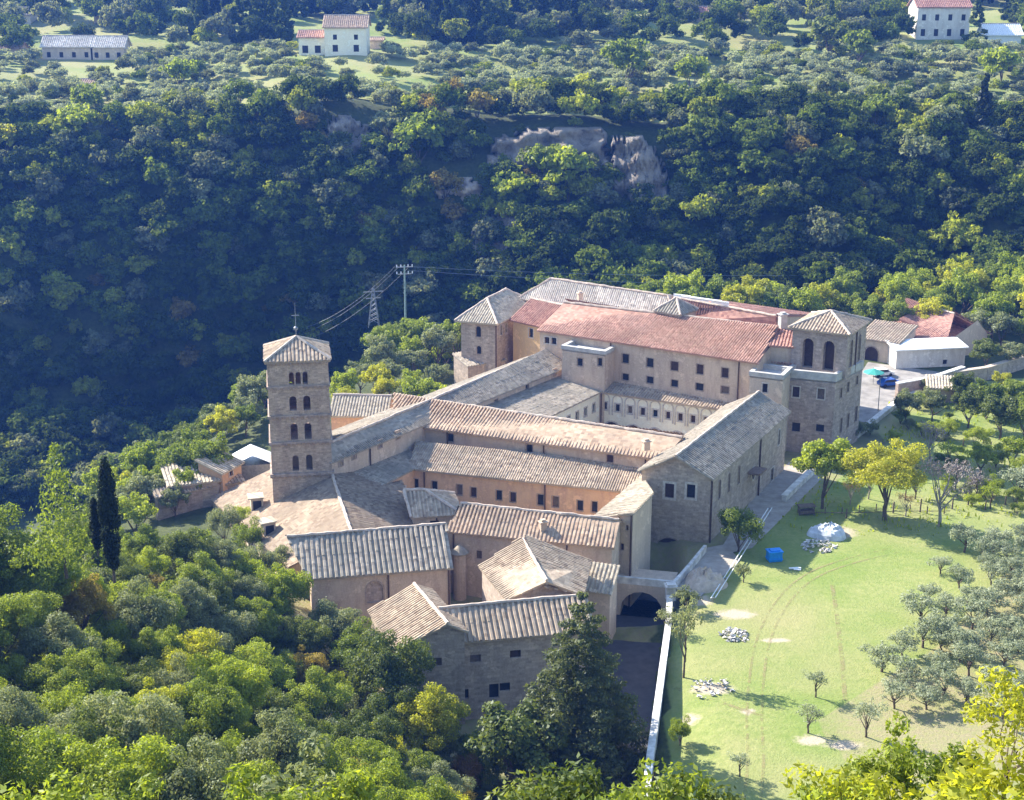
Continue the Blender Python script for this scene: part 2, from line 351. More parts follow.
def in_poly(x, y, poly):
    ins = np.zeros(np.shape(x), bool); n = len(poly)
    for i in range(n):
        (x0, y0), (x1, y1) = poly[i], poly[(i + 1) % n]
        c = ((y0 > y) != (y1 > y)) & (x < (x1 - x0) * (y - y0) / (y1 - y0 + 1e-9) + x0); ins ^= c
    return ins
def terrain():
    ny, nx = GX.shape
    V = np.stack([GX.ravel(), GY.ravel(), GZ.ravel()], 1)
    idx = np.arange(nx * ny).reshape(ny, nx)
    F = np.stack([idx[:-1, :-1], idx[:-1, 1:], idx[1:, 1:], idx[1:, :-1]], -1).reshape(-1, 4)
    x, y = GX.ravel(), GY.ravel()
    lawn = in_poly(x, y, [(13, 105), (70, 105), (130, 120), (130, 262), (62, 255), (58, 222), (44, 206), (22, 166), (17.8, 158)]).astype(float)
    soil = in_poly(x, y, [(34, 118), (85, 112), (95, 178), (64, 176), (46, 150), (30, 135)]).astype(float) * .75
    soil = np.maximum(soil, in_poly(x, y, [(-34, 172), (-20, 150), (-12, 134), (11, 134), (18, 166), (40, 195), (60, 222), (70, 262), (0, 262), (-38, 205)]).astype(float) * .7)
    up = in_poly(x, y, [(-80, 395), (-20, 392), (40, 392), (60, 410), (60, 440), (-90, 455)]).astype(float)
    up = np.maximum(up, ((y > 388) & (y < 760)) * .62)
    sand = np.zeros_like(x)
    for u, v, rx, ry in ((735, 614, 3.3, 1.7), (712, 688, 3.0, 1.7), (775, 640, 2.6, .8), (838, 532, 3.2, 3.0), (700, 600, 2.0, 2.0), (748, 712, 1.2, 1.0), (690, 715, 1.5, 1.5), (845, 745, 2.5, 1.2), (812, 740, 2.2, 1.4)):
        a, b_, _ = P(u, v, 0); sand = np.maximum(sand, np.exp(-(((x - a) / rx) ** 2 + ((y - b_) / ry) ** 2) * 1.1))
    cols = np.stack([np.maximum(lawn, up), soil, sand], 1)
    m, t, b = newmat('terrain_cover'); n = N(t); oc = obj_coord(n)
    at = n('ShaderNodeAttribute', attribute_name='tint'); sp = n('ShaderNodeSeparateColor'); n.l(at.outputs['Color'], sp.inputs[0])
    f1 = n.noise(oc, .11, 5, .65); f2 = n.noise(oc, 1.3, 5, .7); f3 = n.noise(oc, .035, 3)
    grass = n.mix(n.ramp(f1, [(.35, (0, 0, 0)), (.62, (1, 1, 1))]), (.19, .25, .058), (.285, .30, .105))
    grass = n.mix(n.ramp(f2, [(.4, (0, 0, 0)), (.75, (.7, .7, .7))]), grass, (.12, .19, .035))
    grass = n.mix(n.ramp(f3, [(.45, (0, 0, 0)), (.65, (.5, .5, .5))]), grass, (.34, .29, .15))
    wood = n.mix(n.ramp(f2, [(.35, (0, 0, 0)), (.7, (1, 1, 1))]), (.045, .06, .022), (.10, .115, .04))
    earth = n.mix(n.ramp(f2, [(.35, (0, 0, 0)), (.7, (1, 1, 1))]), (.30, .25, .15), (.26, .27, .10))
    lf = n.math('ADD', sp.outputs[0], n.math('MULTIPLY', n.math('SUBTRACT', f2, .5), .5))
    c = n.mix(n.ramp(lf, [(.3, (0, 0, 0)), (.6, (1, 1, 1))]), wood, grass)
    sf = n.math('ADD', sp.outputs[1], n.math('MULTIPLY', n.math('SUBTRACT', f1, .5), 1.2))
    c = n.mix(n.ramp(sf, [(.35, (0, 0, 0)), (.8, (1, 1, 1))]), c, earth)
    dn = n.math('ADD', sp.outputs[2], n.math('MULTIPLY', n.math('SUBTRACT', n.noise(oc, .9, 6, .75), .5), .9))
    c = n.mix(n.ramp(dn, [(.42, (0, 0, 0)), (.72, (1, 1, 1))]), c, (.44, .37, .27))
    n.l(c, b.inputs['Base Color']); n.bump(n.noise(oc, 3, 6, .7), .6, .25, b)
    me = np_mesh('ground', V, F, m, cols); me.polygons.foreach_set('use_smooth', [True] * len(me.polygons))
    o = bpy.data.objects.new('ground', me); col.objects.link(o); o['kind'] = 'structure'
terrain()

# ------------------------------------------------------------------ building kit
random.seed(5)
def v2(a): return Vector((a[0], a[1]))
def roof_faces(mb, polys, thick=.2, pitch=.5, tiles=True, caps=None):
    """polys: planar 3D polygons whose first edge is the eave; slab + rows of half round tiles"""
    edge = {}
    for po in polys:
        po = [Vector(p) for p in po]
        e = (po[1] - po[0]); e.z = 0; e.normalize()
        nrm = Vector((0, 0, 0))
        for i in range(len(po)): nrm += (po[i] - po[0]).cross(po[(i + 1) % len(po)] - po[0])
        nrm.normalize()
        if nrm.z < 0: nrm = -nrm
        up = nrm.cross(e); up.normalize()
        if up.z < 0: up = -up
        o = po[0]; off = random.uniform(0, 50)
        uv = [((p - o).dot(e) + off, (p - o).dot(up)) for p in po]
        mb.face(po, uv); mb.face([p - Vector((0, 0, thick)) for p in po][::-1], uv[::-1])
        for i in range(len(po)):
            a, b = po[i], po[(i + 1) % len(po)]
            d = Vector((0, 0, thick)); mb.face([a - d, b - d, b, a], [uv[i], uv[(i+1) % len(po)]] * 2)
        if not tiles: continue
        us = [q[0] - off for q in uv]; vs = [q[1] for q in uv]
        u = min(us) + pitch / 2
        while u < max(us):
            hit = []
            for i in range(len(po)):
                a, b = (us[i], vs[i]), (us[(i+1) % len(po)], vs[(i+1) % len(po)])
                if (a[0] - u) * (b[0] - u) < 0: hit.append(a[1] + (b[1] - a[1]) * (u - a[0]) / (b[0] - a[0]))
            if len(hit) >= 2:
                v0, v1 = min(hit), max(hit)
                ns = max(1, int((v1 - v0) / 1.6)); rr = pitch * .33
                for k in range(ns):
                    va = v0 + (v1 - v0) * k / ns; vb = v0 + (v1 - v0) * (k + 1) / ns
                    ju = random.uniform(-.035, .035); jh = random.uniform(-.015, .03)
                    prof = [(-rr, -.02), (-rr * .6, rr * .75), (rr * .6, rr * .75), (rr, -.02)]
                    A = [o + e * (u + ju + pu) + up * (va - (random.uniform(0, .13) if k == 0 else 0)) + nrm * (ph + jh + .02) for pu, ph in prof]
                    B = [o + e * (u + ju + pu) + up * vb + nrm * (ph + jh) for pu, ph in prof]
                    for q in range(3):
                        mb.face([A[q], A[q+1], B[q+1], B[q]], [(u + off, va), (u + off, va), (u + off, vb), (u + off, vb)])
                    mb.face(A, [(u + off, va)] * 4)
            u += pitch

def wall_side(mb, a, b, zb, top, holes, depth):
    a, b = v2(a), v2(b); Ln = (b - a).length
    d = (b - a) / Ln; out = Vector((d.y, -d.x))
    P3 = lambda s, z, k=0: (a.x + d.x * s - out.x * k, a.y + d.y * s - out.y * k, z)
    outer = [(0, zb), (Ln, zb)] + [(s, z) for s, z in reversed(top)]
    polys = [outer] + holes
    flat = [q for po in polys for q in po]
    if holes:
        tris = tessellate_polygon([[Vector((q[0], q[1], 0)) for q in po] for po in polys])
        for t in tris:
            q = [flat[i] for i in t]
            ar = (q[1][0]-q[0][0])*(q[2][1]-q[0][1]) - (q[2][0]-q[0][0])*(q[1][1]-q[0][1])
            if ar < 0: q = q[::-1]
            mb.face([P3(*k) for k in q], q)
    else: mb.face([P3(*k) for k in outer], outer)
    for h in holes:
        for i in range(len(h)):
            p, q = h[i], h[(i + 1) % len(h)]
            mb.face([P3(*p), P3(*q), P3(*q, depth), P3(*p, depth)], [p, q, q, p])
    return P3
def arch_poly(s, z, wd, ht, arch):
    if arch == 'round':
        r = wd / 2; c = [(s + r * math.cos(t), z + ht - r + r * math.sin(t)) for t in np.linspace(0, math.pi, 9)]
        return [(s - r, z), (s + r, z)] + c
    if arch == 'oculus': return [(s + wd/2 * math.cos(t), z + ht/2 + ht/2 * math.sin(t)) for t in np.linspace(0, 2*math.pi, 13)[:-1]]
    return [(s - wd/2, z), (s + wd/2, z), (s + wd/2, z + ht), (s - wd/2, z + ht)]
def add_opening(root, a, b, hole, depth, kind, frame, fw=.16, mat=None, proud=.05):
    a, b = v2(a), v2(b); d = (b - a).normalized(); out = Vector((d.y, -d.x))
    P3 = lambda s, z, k=0: (a.x + d.x * s + out.x * k, a.y + d.y * s + out.y * k, z)
    m = MB(); m.face([P3(s, z, -depth + .03) for s, z in hole])
    ss = [h[0] for h in hole]; zs = [h[1] for h in hole]
    cs, cz = (min(ss) + max(ss)) / 2, (min(zs) + max(zs)) / 2
    wd, ht = max(ss) - min(ss), max(zs) - min(zs)
    if kind == 'window' and wd < 2.2:   # glazing bars
        for k in ((cs - .04, cs + .04, min(zs), max(zs)), (min(ss), max(ss), cz + .1, cz + .17)):
            m.face([P3(k[0], k[2], -depth + .07), P3(k[1], k[2], -depth + .07), P3(k[1], k[3], -depth + .07), P3(k[0], k[3], -depth + .07)])
    wdw = m.build(kind, mat or M['glass'], root)
    if frame is not None:
        fm = MB()
        big = [(cs + (s - cs) * (1 + 2 * fw / wd), cz + (z - cz) * (1 + 2 * fw / ht)) for s, z in hole]
        n = len(hole)
        for i in range(n):
            j = (i + 1) % n
            fm.face([P3(*big[i], proud), P3(*big[j], proud), P3(*hole[j], proud), P3(*hole[i], proud)])
            fm.face([P3(*big[i], -.02), P3(*big[j], -.02), P3(*big[j], proud), P3(*big[i], proud)])
            fm.face([P3(*hole[j], -.05), P3(*hole[i], -.05), P3(*hole[i], proud), P3(*hole[j], proud)])
        fm.build('frame', frame, wdw)
    return wdw

class Wing:
    """A wing: eave quad A,B,C,D (ccw from above, A-B faces the camera), per corner eave heights, a roof"""
    def __init__(s, name, label, cat, quad, zb, ze, wall, roof, group=None, ridge=None, rz=None, axis='AB', style='gable', over=.45, pitch=.5, inset=.35, thick=.22, tiles=True):
        s.q = [v2(p) for p in quad]; s.zb = zb; s.ze = list(ze) if hasattr(ze, '__len__') else [ze] * 4
        c = sum(s.q, Vector((0, 0))) / 4
        s.root = empty(name, (c.x, c.y, zb), 0, label, cat, group)
        s.wallm, s.roofm = wall, roof
        s.style, s.axis, s.over, s.pitch = style, axis, over, pitch
        s.holes = {0: [], 1: [], 2: [], 3: []}; s.open = []
        s.ridge = ridge; s.rz = rz; s.thick = thick; s.tiles = tiles
        s.win_depth = .3
    def px(s, side, u, v):            # view line -> (s, z) on a facade
        a, b = s.q[side], s.q[(side + 1) % 4]; d = b - a; L_ = d.length; d = d / L_; out = Vector((d.y, -d.x))
        r_ = ray(u, v); t = (a.x * out.x + a.y * out.y) / (r_[0] * out.x + r_[1] * out.y)
        p = Vector((r_[0] * t, r_[1] * t)); return (p - a).dot(d), CAM_H + r_[2] * t, t
    def win(s, side, u, v, wm, hm, arch=None, kind='window', frame='frame', mat=None, fw=.16, depth=None):
        """u,v: centre of the opening"""
        sx, z, t = s.px(side, u, v)
        if kind == 'window' and mat is None: mat = random.choice(['glass', 'glass', 'dark', 'glass', 'shutter'])
        s.hole(side, sx, z - hm / 2, wm * random.uniform(.93, 1.07), hm * random.uniform(.95, 1.05), arch, kind, frame, mat, fw, depth)
    def hole(s, side, sx, z, wm, hm, arch=None, kind='window', frame='frame', mat=None, fw=.16, depth=None):
        Ln = (s.q[(side + 1) % 4] - s.q[side]).length
        if sx - wm/2 < .15 or sx + wm/2 > Ln - .15: return
        h = arch_poly(sx, z, wm, hm, arch); s.holes[side].append(h); s.open.append((side, h, kind, frame, mat, fw, depth or s.win_depth))
    def build(s, sides=(0, 1, 2, 3), pipes=(), caps=True):
        q, ze = s.q, s.ze
        st, ax = s.style, s.axis
        R1 = R2 = None
        if st in ('gable', 'hip'):
            if s.ridge: R1, R2 = Vector(s.ridge[0]), Vector(s.ridge[1])
            else:
                i0 = 0 if ax == 'AB' else 1
                m1 = (q[(3 + i0) % 4] + q[i0]) / 2; m2 = (q[(1 + i0) % 4] + q[(2 + i0) % 4]) / 2
                if st == 'hip':
                    Lr = (m2 - m1).length; hw = (q[i0] - q[(3 + i0) % 4]).length / 2 * .95
                    hw = min(hw, Lr / 2 - .05); dd = (m2 - m1).normalized(); m1, m2 = m1 + dd * hw, m2 - dd * hw
                R1, R2 = Vector((m1.x, m1.y, s.rz)), Vector((m2.x, m2.y, s.rz))
        if st == 'pyramid':
            c = s.ridge[0] if s.ridge else None
            cc = sum(q, Vector((0, 0))) / 4; R1 = R2 = Vector(c) if c else Vector((cc.x, cc.y, s.rz))
        wm = MB()
        for i in sides:
            a, b = q[i], q[(i + 1) % 4]; Ln = (b - a).length
            top = [(0, ze[i]), (Ln, ze[(i + 1) % 4])]
            if st == 'gable':
                endsides = {'AB': (3, 1), 'BC': (0, 2)}[ax]
                if i in endsides:
                    r_ = R1 if i == endsides[0] else R2
                    sx = (Vector((r_.x, r_.y)) - a).dot((b - a) / Ln); sx = min(max(sx, .3), Ln - .3)
                    top = [(0, ze[i]), (sx, r_.z - .1), (Ln, ze[(i + 1) % 4])]
            wall_side(wm, a, b, s.zb, top, s.holes[i], s.win_depth)
        s.wall = wm.build('wall', s.wallm, s.root)
        for side, h, kind, frame, mat, fw, dep in s.open:
            add_opening(s.root, q[side], q[(side + 1) % 4], h, s.win_depth, kind, M[frame] if frame else None, fw, M[mat] if mat else None)
        # roof
        o = s.over
        if st == 'flat':
            s.flat(); return s
        n4 = 4
        e3 = []
        for i in range(4):            # offset corners outward
            p = q[i]; pr = (p - q[(i - 1) % 4]).normalized(); nx = (q[(i + 1) % 4] - p).normalized()
            n1 = Vector((pr.y, -pr.x)); n2 = Vector((nx.y, -nx.x)); bis = n1 + n2; k = 1 / max(.5, bis.dot(n1))
            e3.append(p + bis * k * o)
        polys = []; rm = MB()
        if st == 'shed':
            hi = max(range(4), key=lambda i: ze[i] + ze[(i + 1) % 4])       # high edge
            lo = (hi + 2) % 4
            def zat(p):
                a, b = q[lo], q[(lo + 1) % 4]; d = (b - a).normalized(); inn = Vector((-d.y, d.x))
                tt = (p - a).dot(inn); dep = (q[(lo + 2) % 4] - a).dot(inn); return ze[lo] + (ze[hi] - ze[lo]) * tt / dep
            e_ = [e3[(lo + k) % 4] for k in range(4)]
            polys.append([(p.x, p.y, zat(p) + .12) for p in e_])
        else:
            i0 = 0 if ax == 'AB' else 1
            E = [e3[(i0 + k) % 4] for k in range(4)]; Z = [ze[(i0 + k) % 4] for k in range(4)]; qq = [q[(i0 + k) % 4] for k in range(4)]
            r1, r2 = R1.copy(), R2.copy()
            if st == 'gable':
                d = (r2 - r1); d.z = 0; d.normalize(); r1 = r1 - d * o; r2 = r2 + d * o
            sl_f = (R1.z - Z[0]) / max(.5, (Vector((R1.x, R1.y)) - qq[0]).dot(Vector((-(qq[1]-qq[0]).normalized().y, (qq[1]-qq[0]).normalized().x))))
            drop = .18 * 0 + min(.4, max(.05, sl_f)) * o
            E3 = [Vector((E[k].x, E[k].y, Z[k] - drop + .12)) for k in range(4)]
            r1.z += .12; r2.z += .12
            if st == 'pyramid':
                polys = [[E3[0], E3[1], r1], [E3[1], E3[2], r1], [E3[2], E3[3], r1], [E3[3], E3[0], r1]]
            else:
                polys = [[E3[0], E3[1], r2, r1], [E3[2], E3[3], r1, r2]]
                if st == 'hip': polys += [[E3[1], E3[2], r2], [E3[3], E3[0], r1]]
        roof_faces(rm, polys, s.thick, s.pitch, s.tiles)
        s.roofo = rm.build('roof', s.roofm, s.root)
        if caps and st in ('gable', 'hip', 'pyramid'):
            cm = MB(); up = Vector((0, 0, .1))
            lines = []
            if st != 'pyramid': lines.append((r1, r2))
            if st == 'hip': lines += [(E3[0], r1), (E3[3], r1), (E3[1], r2), (E3[2], r2)]
            if st == 'pyramid': lines += [(e, r1) for e in E3]
            for a, b in lines:
                nseg = max(2, int((b - a).length / .7))
                cm.tube([a + (b - a) * (j / nseg) + up + Vector((random.uniform(-.04, .04), random.uniform(-.04, .04), random.uniform(-.05, .05))) for j in range(nseg + 1)], [.2 * random.uniform(.85, 1.2) for j in range(nseg + 1)], 6)
            cm.build('ridge_cap', M['cap'], s.roofo)
        for side, t in pipes: s.pipe(side, t)
        return s
    def pipe(s, side, t):
        a, b = s.q[side], s.q[(side + 1) % 4]; p = a + (b - a) * t; d = (b - a).normalized(); out = Vector((d.y, -d.x)); p = p + out * .14
        z = s.ze[side] * (1 - t) + s.ze[(side + 1) % 4] * t
        m = MB(); m.tube([(p.x, p.y, s.zb), (p.x, p.y, z - .05)], .11, 6); m.build('downpipe', M['pipe'], s.root)
    def flat(s):
        rm = MB(); z = s.ze[0]
        rm.prism([(p.x, p.y) for p in s.q], z - .3, z - .02); s.roofo = rm.build('roof', s.roofm, s.root)
        if s.over > 0: s.parapet(z - .02, s.over)
    def parapet(s, z, h, th=.5, mat=None):
        pm = MB(); c = sum(s.q, Vector((0, 0))) / 4
        inn = []
        for i in range(4):
            p = s.q[i]; pr = (p - s.q[(i - 1) % 4]).normalized(); nx = (s.q[(i + 1) % 4] - p).normalized()
            n1 = Vector((pr.y, -pr.x)); n2 = Vector((nx.y, -nx.x)); bis = n1 + n2; k = 1 / max(.5, bis.dot(n1))
            inn.append((p + bis * k * .12, p - bis * k * th))
        for i in range(4):
            (a, a2), (b, b2) = inn[i], inn[(i + 1) % 4]
            pm.face([(a.x, a.y, z), (b.x, b.y, z), (b.x, b.y, z + h), (a.x, a.y, z + h)])
            pm.face([(b2.x, b2.y, z), (a2.x, a2.y, z), (a2.x, a2.y, z + h), (b2.x, b2.y, z + h)])
            pm.face([(a.x, a.y, z + h), (b.x, b.y, z + h), (b2.x, b2.y, z + h), (a2.x, a2.y, z + h)])
            pm.face([(b.x, b.y, z), (a.x, a.y, z), (a2.x, a2.y, z), (b2.x, b2.y, z)])
        pm.build('parapet', mat or M['concrete'], s.root)
    def chimney(s, x, y, z, h=1.4, w_=.7, mat='plaster_tan'):
        m = MB(); m.box((x, y, z + h/2), (w_, w_ * .8, h), .4); m.box((x, y, z + h + .06), (w_ * 1.35, w_ * 1.15, .12), .4)
        m.box((x, y, z + h + .25), (w_ * .7, w_ * .6, .25), .4); m.build('chimney', M[mat], s.roofo)
def back(a, b, wd):                   # quad from front edge a-b and a width behind it
    a, b = v2(a), v2(b); d = (b - a).normalized(); n = Vector((-d.y, d.x)) * wd
    return [a, b, b + n, a + n]

GRP = None
# ================================================================== bell tower
def bell_tower():
    fl, fr = Vector(P2(266.5, 361, 23.3)), Vector(P2(328, 358.5, 23.3))
    d = (fr - fl).normalized(); n = Vector((-d.y, d.x)); wd = (fr - fl).length; dp = wd * .98
    q = [fl, fr, fr + n * dp, fl + n * dp]
    c = sum(q, Vector((0, 0))) / 4; zb, zt = -2.0, 23.2
    root = empty('bell_tower', (c.x, c.y, zb), 0, 'tall square stone bell tower with arched belfry openings and low pyramid roof', 'bell tower')
    zrow = lambda v: Q(297, v, fl.y * .5 + fr.y * .5)[2]
    k = wd / 61.5
    holes = [[], [], [], []]
    for lv, (vt, vb, us, wpx) in enumerate(((372, 384.5, (290.5, 297.3, 304.2), 5.0), (396, 410.5, (291, 305), 7.2), (423, 439.5, (291, 305), 7.0), (455, 470.5, (291, 305), 6.5))):
        z0, z1 = zrow(vb), zrow(vt)
        for u in us:
            s0 = (u - 266.5) * k
            for side in range(4):
                holes[side].append(arch_poly(s0 if side == 0 else (u - 266.5) / 61.5 * ((wd if side % 2 == 0 else dp)), z0, wpx * k, z1 - z0, 'round'))
    wm = MB()
    for i in range(4):
        a, b = q[i], q[(i + 1) % 4]; Ln = (b - a).length
        wall_side(wm, a, b, zb, [(0, zt), (Ln, zt)], holes[i], .9)
    # inner faces with the same openings, wall 0.9 m thick
    qi = []
    for i in range(4):
        p = q[i]; pr = (p - q[(i - 1) % 4]).normalized(); nx = (q[(i + 1) % 4] - p).normalized()
        qi.append(p + (nx - pr) * .9)
    for i in range(4):
        a, b = qi[i], qi[(i + 1) % 4]; Ln = (b - a).length
        hs = [[(s_ - .9, z_) for s_, z_ in h] for h in holes[i]]
        wall_side(wm, a, b, zb, [(0, zt), (Ln, zt)], hs, .01)
    for zf in (zrow(478), zrow(446), zrow(420)):
        wm.prism([(p.x, p.y) for p in qi], zf - .3, zf)
    wm.build('wall', M['stone_tower'], root)
    cm = MB()
    for v, hh, pr in ((387, .22, .16), (416.5, .25, .2), (443, .28, .22), (475, .35, .26)):
        z = zrow(v); e = []
        for i in range(4):
            p = q[i]; a1 = (p - q[(i - 1) % 4]).normalized(); b1 = (q[(i + 1) % 4] - p).normalized()
            e.append((p + (a1 - b1) * pr, p + (a1 - b1) * .002))
        for i in range(4):
            (a, a2), (b, b2) = e[i], e[(i + 1) % 4]
            cm.face([(a.x, a.y, z), (b.x, b.y, z), (b.x, b.y, z + hh), (a.x, a.y, z + hh)])
            cm.face([(a.x, a.y, z + hh), (b.x, b.y, z + hh), (b2.x, b2.y, z + hh), (a2.x, a2.y, z + hh)])
            cm.face([(b.x, b.y, z), (a.x, a.y, z), (a2.x, a2.y, z), (b2.x, b2.y, z)])
        for i in range(4):            # dentil brackets below each course
            (a, _), (b, _) = e[i], e[(i + 1) % 4]; m_ = int((b - a).length / .6)
            for j in range(m_):
                p = a + (b - a) * ((j + .5) / m_); dd = (b - a).normalized(); inn = Vector((-dd.y, dd.x)); p = p + inn * (pr / 2)
                cm.box((p.x, p.y, z - .12), (.22, pr, .2), math.atan2(dd.y, dd.x))
    km = cm
    for i in range(4):                # corbel course under the eaves
        a, b = q[i], q[(i + 1) % 4]; dd = (b - a).normalized(); out = Vector((dd.y, -dd.x)); m_ = int((b - a).length / .55)
        for j in range(m_):
            p = a + dd * ((j + .5) / m_ * (b - a).length) + out * .12
            km.box((p.x, p.y, zt - .3), (.25, .26, .3), math.atan2(dd.y, dd.x))
    cm.build('string_course', M['stone_dark'], root)
    e3 = [p + ((p - q[(i-1) % 4]).normalized() - (q[(i+1) % 4] - p).normalized()) * .32 for i, p in enumerate(q)]
    ap = Vector((c.x, c.y, zt + 2.15)); E3 = [Vector((p.x, p.y, zt)) for p in e3]
    rm = MB(); roof_faces(rm, [[E3[i], E3[(i + 1) % 4], ap] for i in range(4)], .25, .5)
    ro = rm.build('roof', M['roof_tan'], root)
    cp_ = MB()
    for e in E3: cp_.tube([e + Vector((0, 0, .1)), ap + Vector((0, 0, .1))], .2)
    cp_.build('ridge_cap', M['cap'], ro)
    am = MB(); z0 = ap.z; am.tube([(c.x, c.y, z0), (c.x, c.y, z0 + 4.6)], [.07, .03])
    am.tube([(c.x, c.y, z0 + .9), (c.x, c.y, z0 + 1.0), (c.x, c.y, z0 + 1.25), (c.x, c.y, z0 + 1.45)], [.08, .28, .28, .08], 8)
    am.box((c.x, c.y, z0 + 2.9), (1.0, .08, .08), .2); am.build('iron_cross', M['metal'], ro)
    bm_ = MB()                        # bell hung in the lower belfry
    zc = zrow(428); bm_.tube([(c.x, c.y, zc - .3), (c.x, c.y, zc), (c.x, c.y, zc + .6), (c.x, c.y, zc + .8)], [.75, .55, .42, .1], 12)
    bm_.tube([(c.x - 3.2, c.y, zc + .85), (c.x + 3.2, c.y, zc + .85)], .09)
    bm_.build('bell', M['bell'], root)
bell_tower()

# ================================================================== the wings
# church / east range -------------------------------------------------
A = v2(P2(642, 470, 9)); B = v2(P2(711, 478, 9)); C = v2(P2(787, 412, 9)); D = C + (A - B) * .96
mid = (A + B) / 2
W = Wing('church_wing', 'long tall stone church wing with grey gabled roof standing beside the lawn', 'church', [A, B, C, D], -5, 9, M['stone_grey'], M['roof_grey'],
         ridge=((mid.x, mid.y, 11.4), ((C + D).x / 2, (C + D).y / 2, 11.4)), axis='BC')
for u in (669.5, 691): W.win(0, u, 491, 1.15, 1.9, fw=.3)
W.hole(0, W.px(0, 669, 566)[0], -4.9, 4.0, 4.9, 'round', 'archway', 'frame_dim', 'dark')  # dark sheet painted as the shade inside the open passage
for u, v in ((719.5, 489), (729, 482), (739, 474)): W.win(1, u, v, .7, 2.7, 'round', mat='frame_dim', frame='frame_dim', fw=.12)
W.win(1, 753.5, 473, 1.6, 1.9, 'oculus', fw=.25)
W.win(1, 779, 437, .8, 2.4, 'round'); W.win(1, 772, 474, 1.1, 2.0, kind='door', mat='dark')
W.win(1, 761, 498, 1.0, 1.8, kind='door', mat='dark')
W.build(pipes=((1, .006), (1, .62)))
lm = MB()
a_, z_, t_ = W.px(1, 752, 452)
d_ = (C - B).normalized(); o_ = Vector((d_.y, -d_.x)); p_ = B + d_ * a_ + o_ * .9
lm.box((p_.x, p_.y, 4.9), (1.8, 3.0, .25), math.atan2(d_.y, d_.x) - math.pi / 2); lm.build('porch_canopy', M['slab'], W.root)
CH = W
# lower roof in front of the church -----------------------------------
A = v2(P2(597, 517, 7.0)); B = v2(P2(633, 514, 8.4)); C = v2(P2(652, 494, 8.4)); D = v2(P2(642, 477, 7.0))
W = Wing('gatehouse_wing', 'narrow pale roofed gatehouse wing built against the church front above the lane', 'monastery wing', [A, B, C, D], -5, [7.0, 8.4, 8.4, 7.0], M['plaster_tan'], M['roof_pale'], style='shed', over=.25)
W.win(0, 622, 547, .5, .9, frame=None); W.win(0, 627, 528, .4, .7, frame=None)
W.build(pipes=((0, .97), (0, .62)))
# R4 front range -------------------------------------------------------
A = v2(P2(449, 531, 6)); B = v2(P2(612, 547, 6)); q = back(A, B, 8)
r1 = P(463, 505, 8); r2 = P(617, 521, 8)
W = Wing('lower_front_wing', 'long low wing with ribbed pale pink tile roof in front of the orange courtyard wall', 'monastery wing', q, -4, 6, M['plaster_pink'], M['roof_pink'], ridge=(r1, r2), over=.3)
for u, v in ((459.5, 551), (479, 555), (458, 575)): W.win(0, u, v, .7, 1.05, frame=None)
W.build(pipes=((0, .73), (0, .03)))
m = MB(); x, y, z = P(543, 529, 6.9); W.chimney(x, y, z - .6, 1.5, .8, 'plaster_pink')
# round turret by R4
tx, ty, tz = P(459.5, 540, 5.2)
# hipped pavilion ------------------------------------------------------
A = v2(P2(413, 517, 5.6)); B = v2(P2(460, 514, 5.6)); q = back(A, B, 7.2)
W = Wing('hipped_pavilion', 'small hipped roof pavilion in the middle of the lower courtyard', 'pavilion', q, -3, 5.6, M['plaster_tan'], M['roof_tan'],
         ridge=(P(404, 491.5, 7.7), P(425, 491, 7.7)), style='hip', over=.3)
W.win(0, 434.5, 523.5, 1.1, .8, frame=None); W.build(pipes=((0, .5),))
# R5 corrugated front-left ----------------------------------------------
A = v2(P2(333, 576, 5)); B = v2(P2(450, 567, 5)); r1 = P(290, 538, 8); r2 = P(443, 525.5, 8)
A = A - (B - A).normalized() * 2.5
q = back(A, B, 8.5)
W = Wing('sacristy_wing', 'low wing with strongly ribbed grey tile roof in front of the bell tower', 'monastery wing', q, -4, 5, M['plaster_pink'], M['roof_grey'], ridge=(r1, r2), over=.35, pitch=.62)
W.win(0, 375, 592, 2.0, 2.6, 'round', 'blind_arch', 'frame_dim', 'stone_dark', .2); W.build(pipes=((0, .55), (0, .99)))
# turret stair
t = empty('stair_turret', P(463, 585, -3), 0, 'small round stair turret with a conical roof beside the sacristy wing', 'turret')
cx, cy, _ = P(459.5, 553, 3.6)
t.location = (cx, cy, -3)
m = MB(); m.tube([(cx, cy, -3), (cx, cy, 3.6)], .8, 14); m.build('wall', M['plaster_pink'], t)
m = MB(); m.tube([(cx, cy, 3.6), (cx, cy, 3.75), (cx, cy, 4.7)], [1.15, 1.2, .05], 14); m.build('roof', M['roof_grey'], t)
# W6 nave roof ----------------------------------------------------------
r1 = Vector(P(352, 535, 7.0)); r2 = Vector(P(330, 470, 7.0))
dd = Vector((r2.x - r1.x, r2.y - r1.y)).normalized(); r2 = Vector((r1.x + dd.x * 34, r1.y + dd.y * 34, 7.0)); nn = Vector((-dd.y, dd.x))
rr1 = Vector((r1.x, r1.y)); rr2 = Vector((r2.x, r2.y))
q = [rr1 + nn * 7.5, rr1 - nn * 9.5, rr2 - nn * 9.5, rr2 + nn * 15.5]
W = Wing('nave', 'broad pale tiled roof spreading round the foot of the bell tower', 'monastery wing', q, -4, [3.7, 4.3, 4.3, .3], M['plaster_tan'], M['roof_brown'], ridge=(r1, r2), axis='BC', over=.3, pitch=.36)
W.build()
NAVE = W
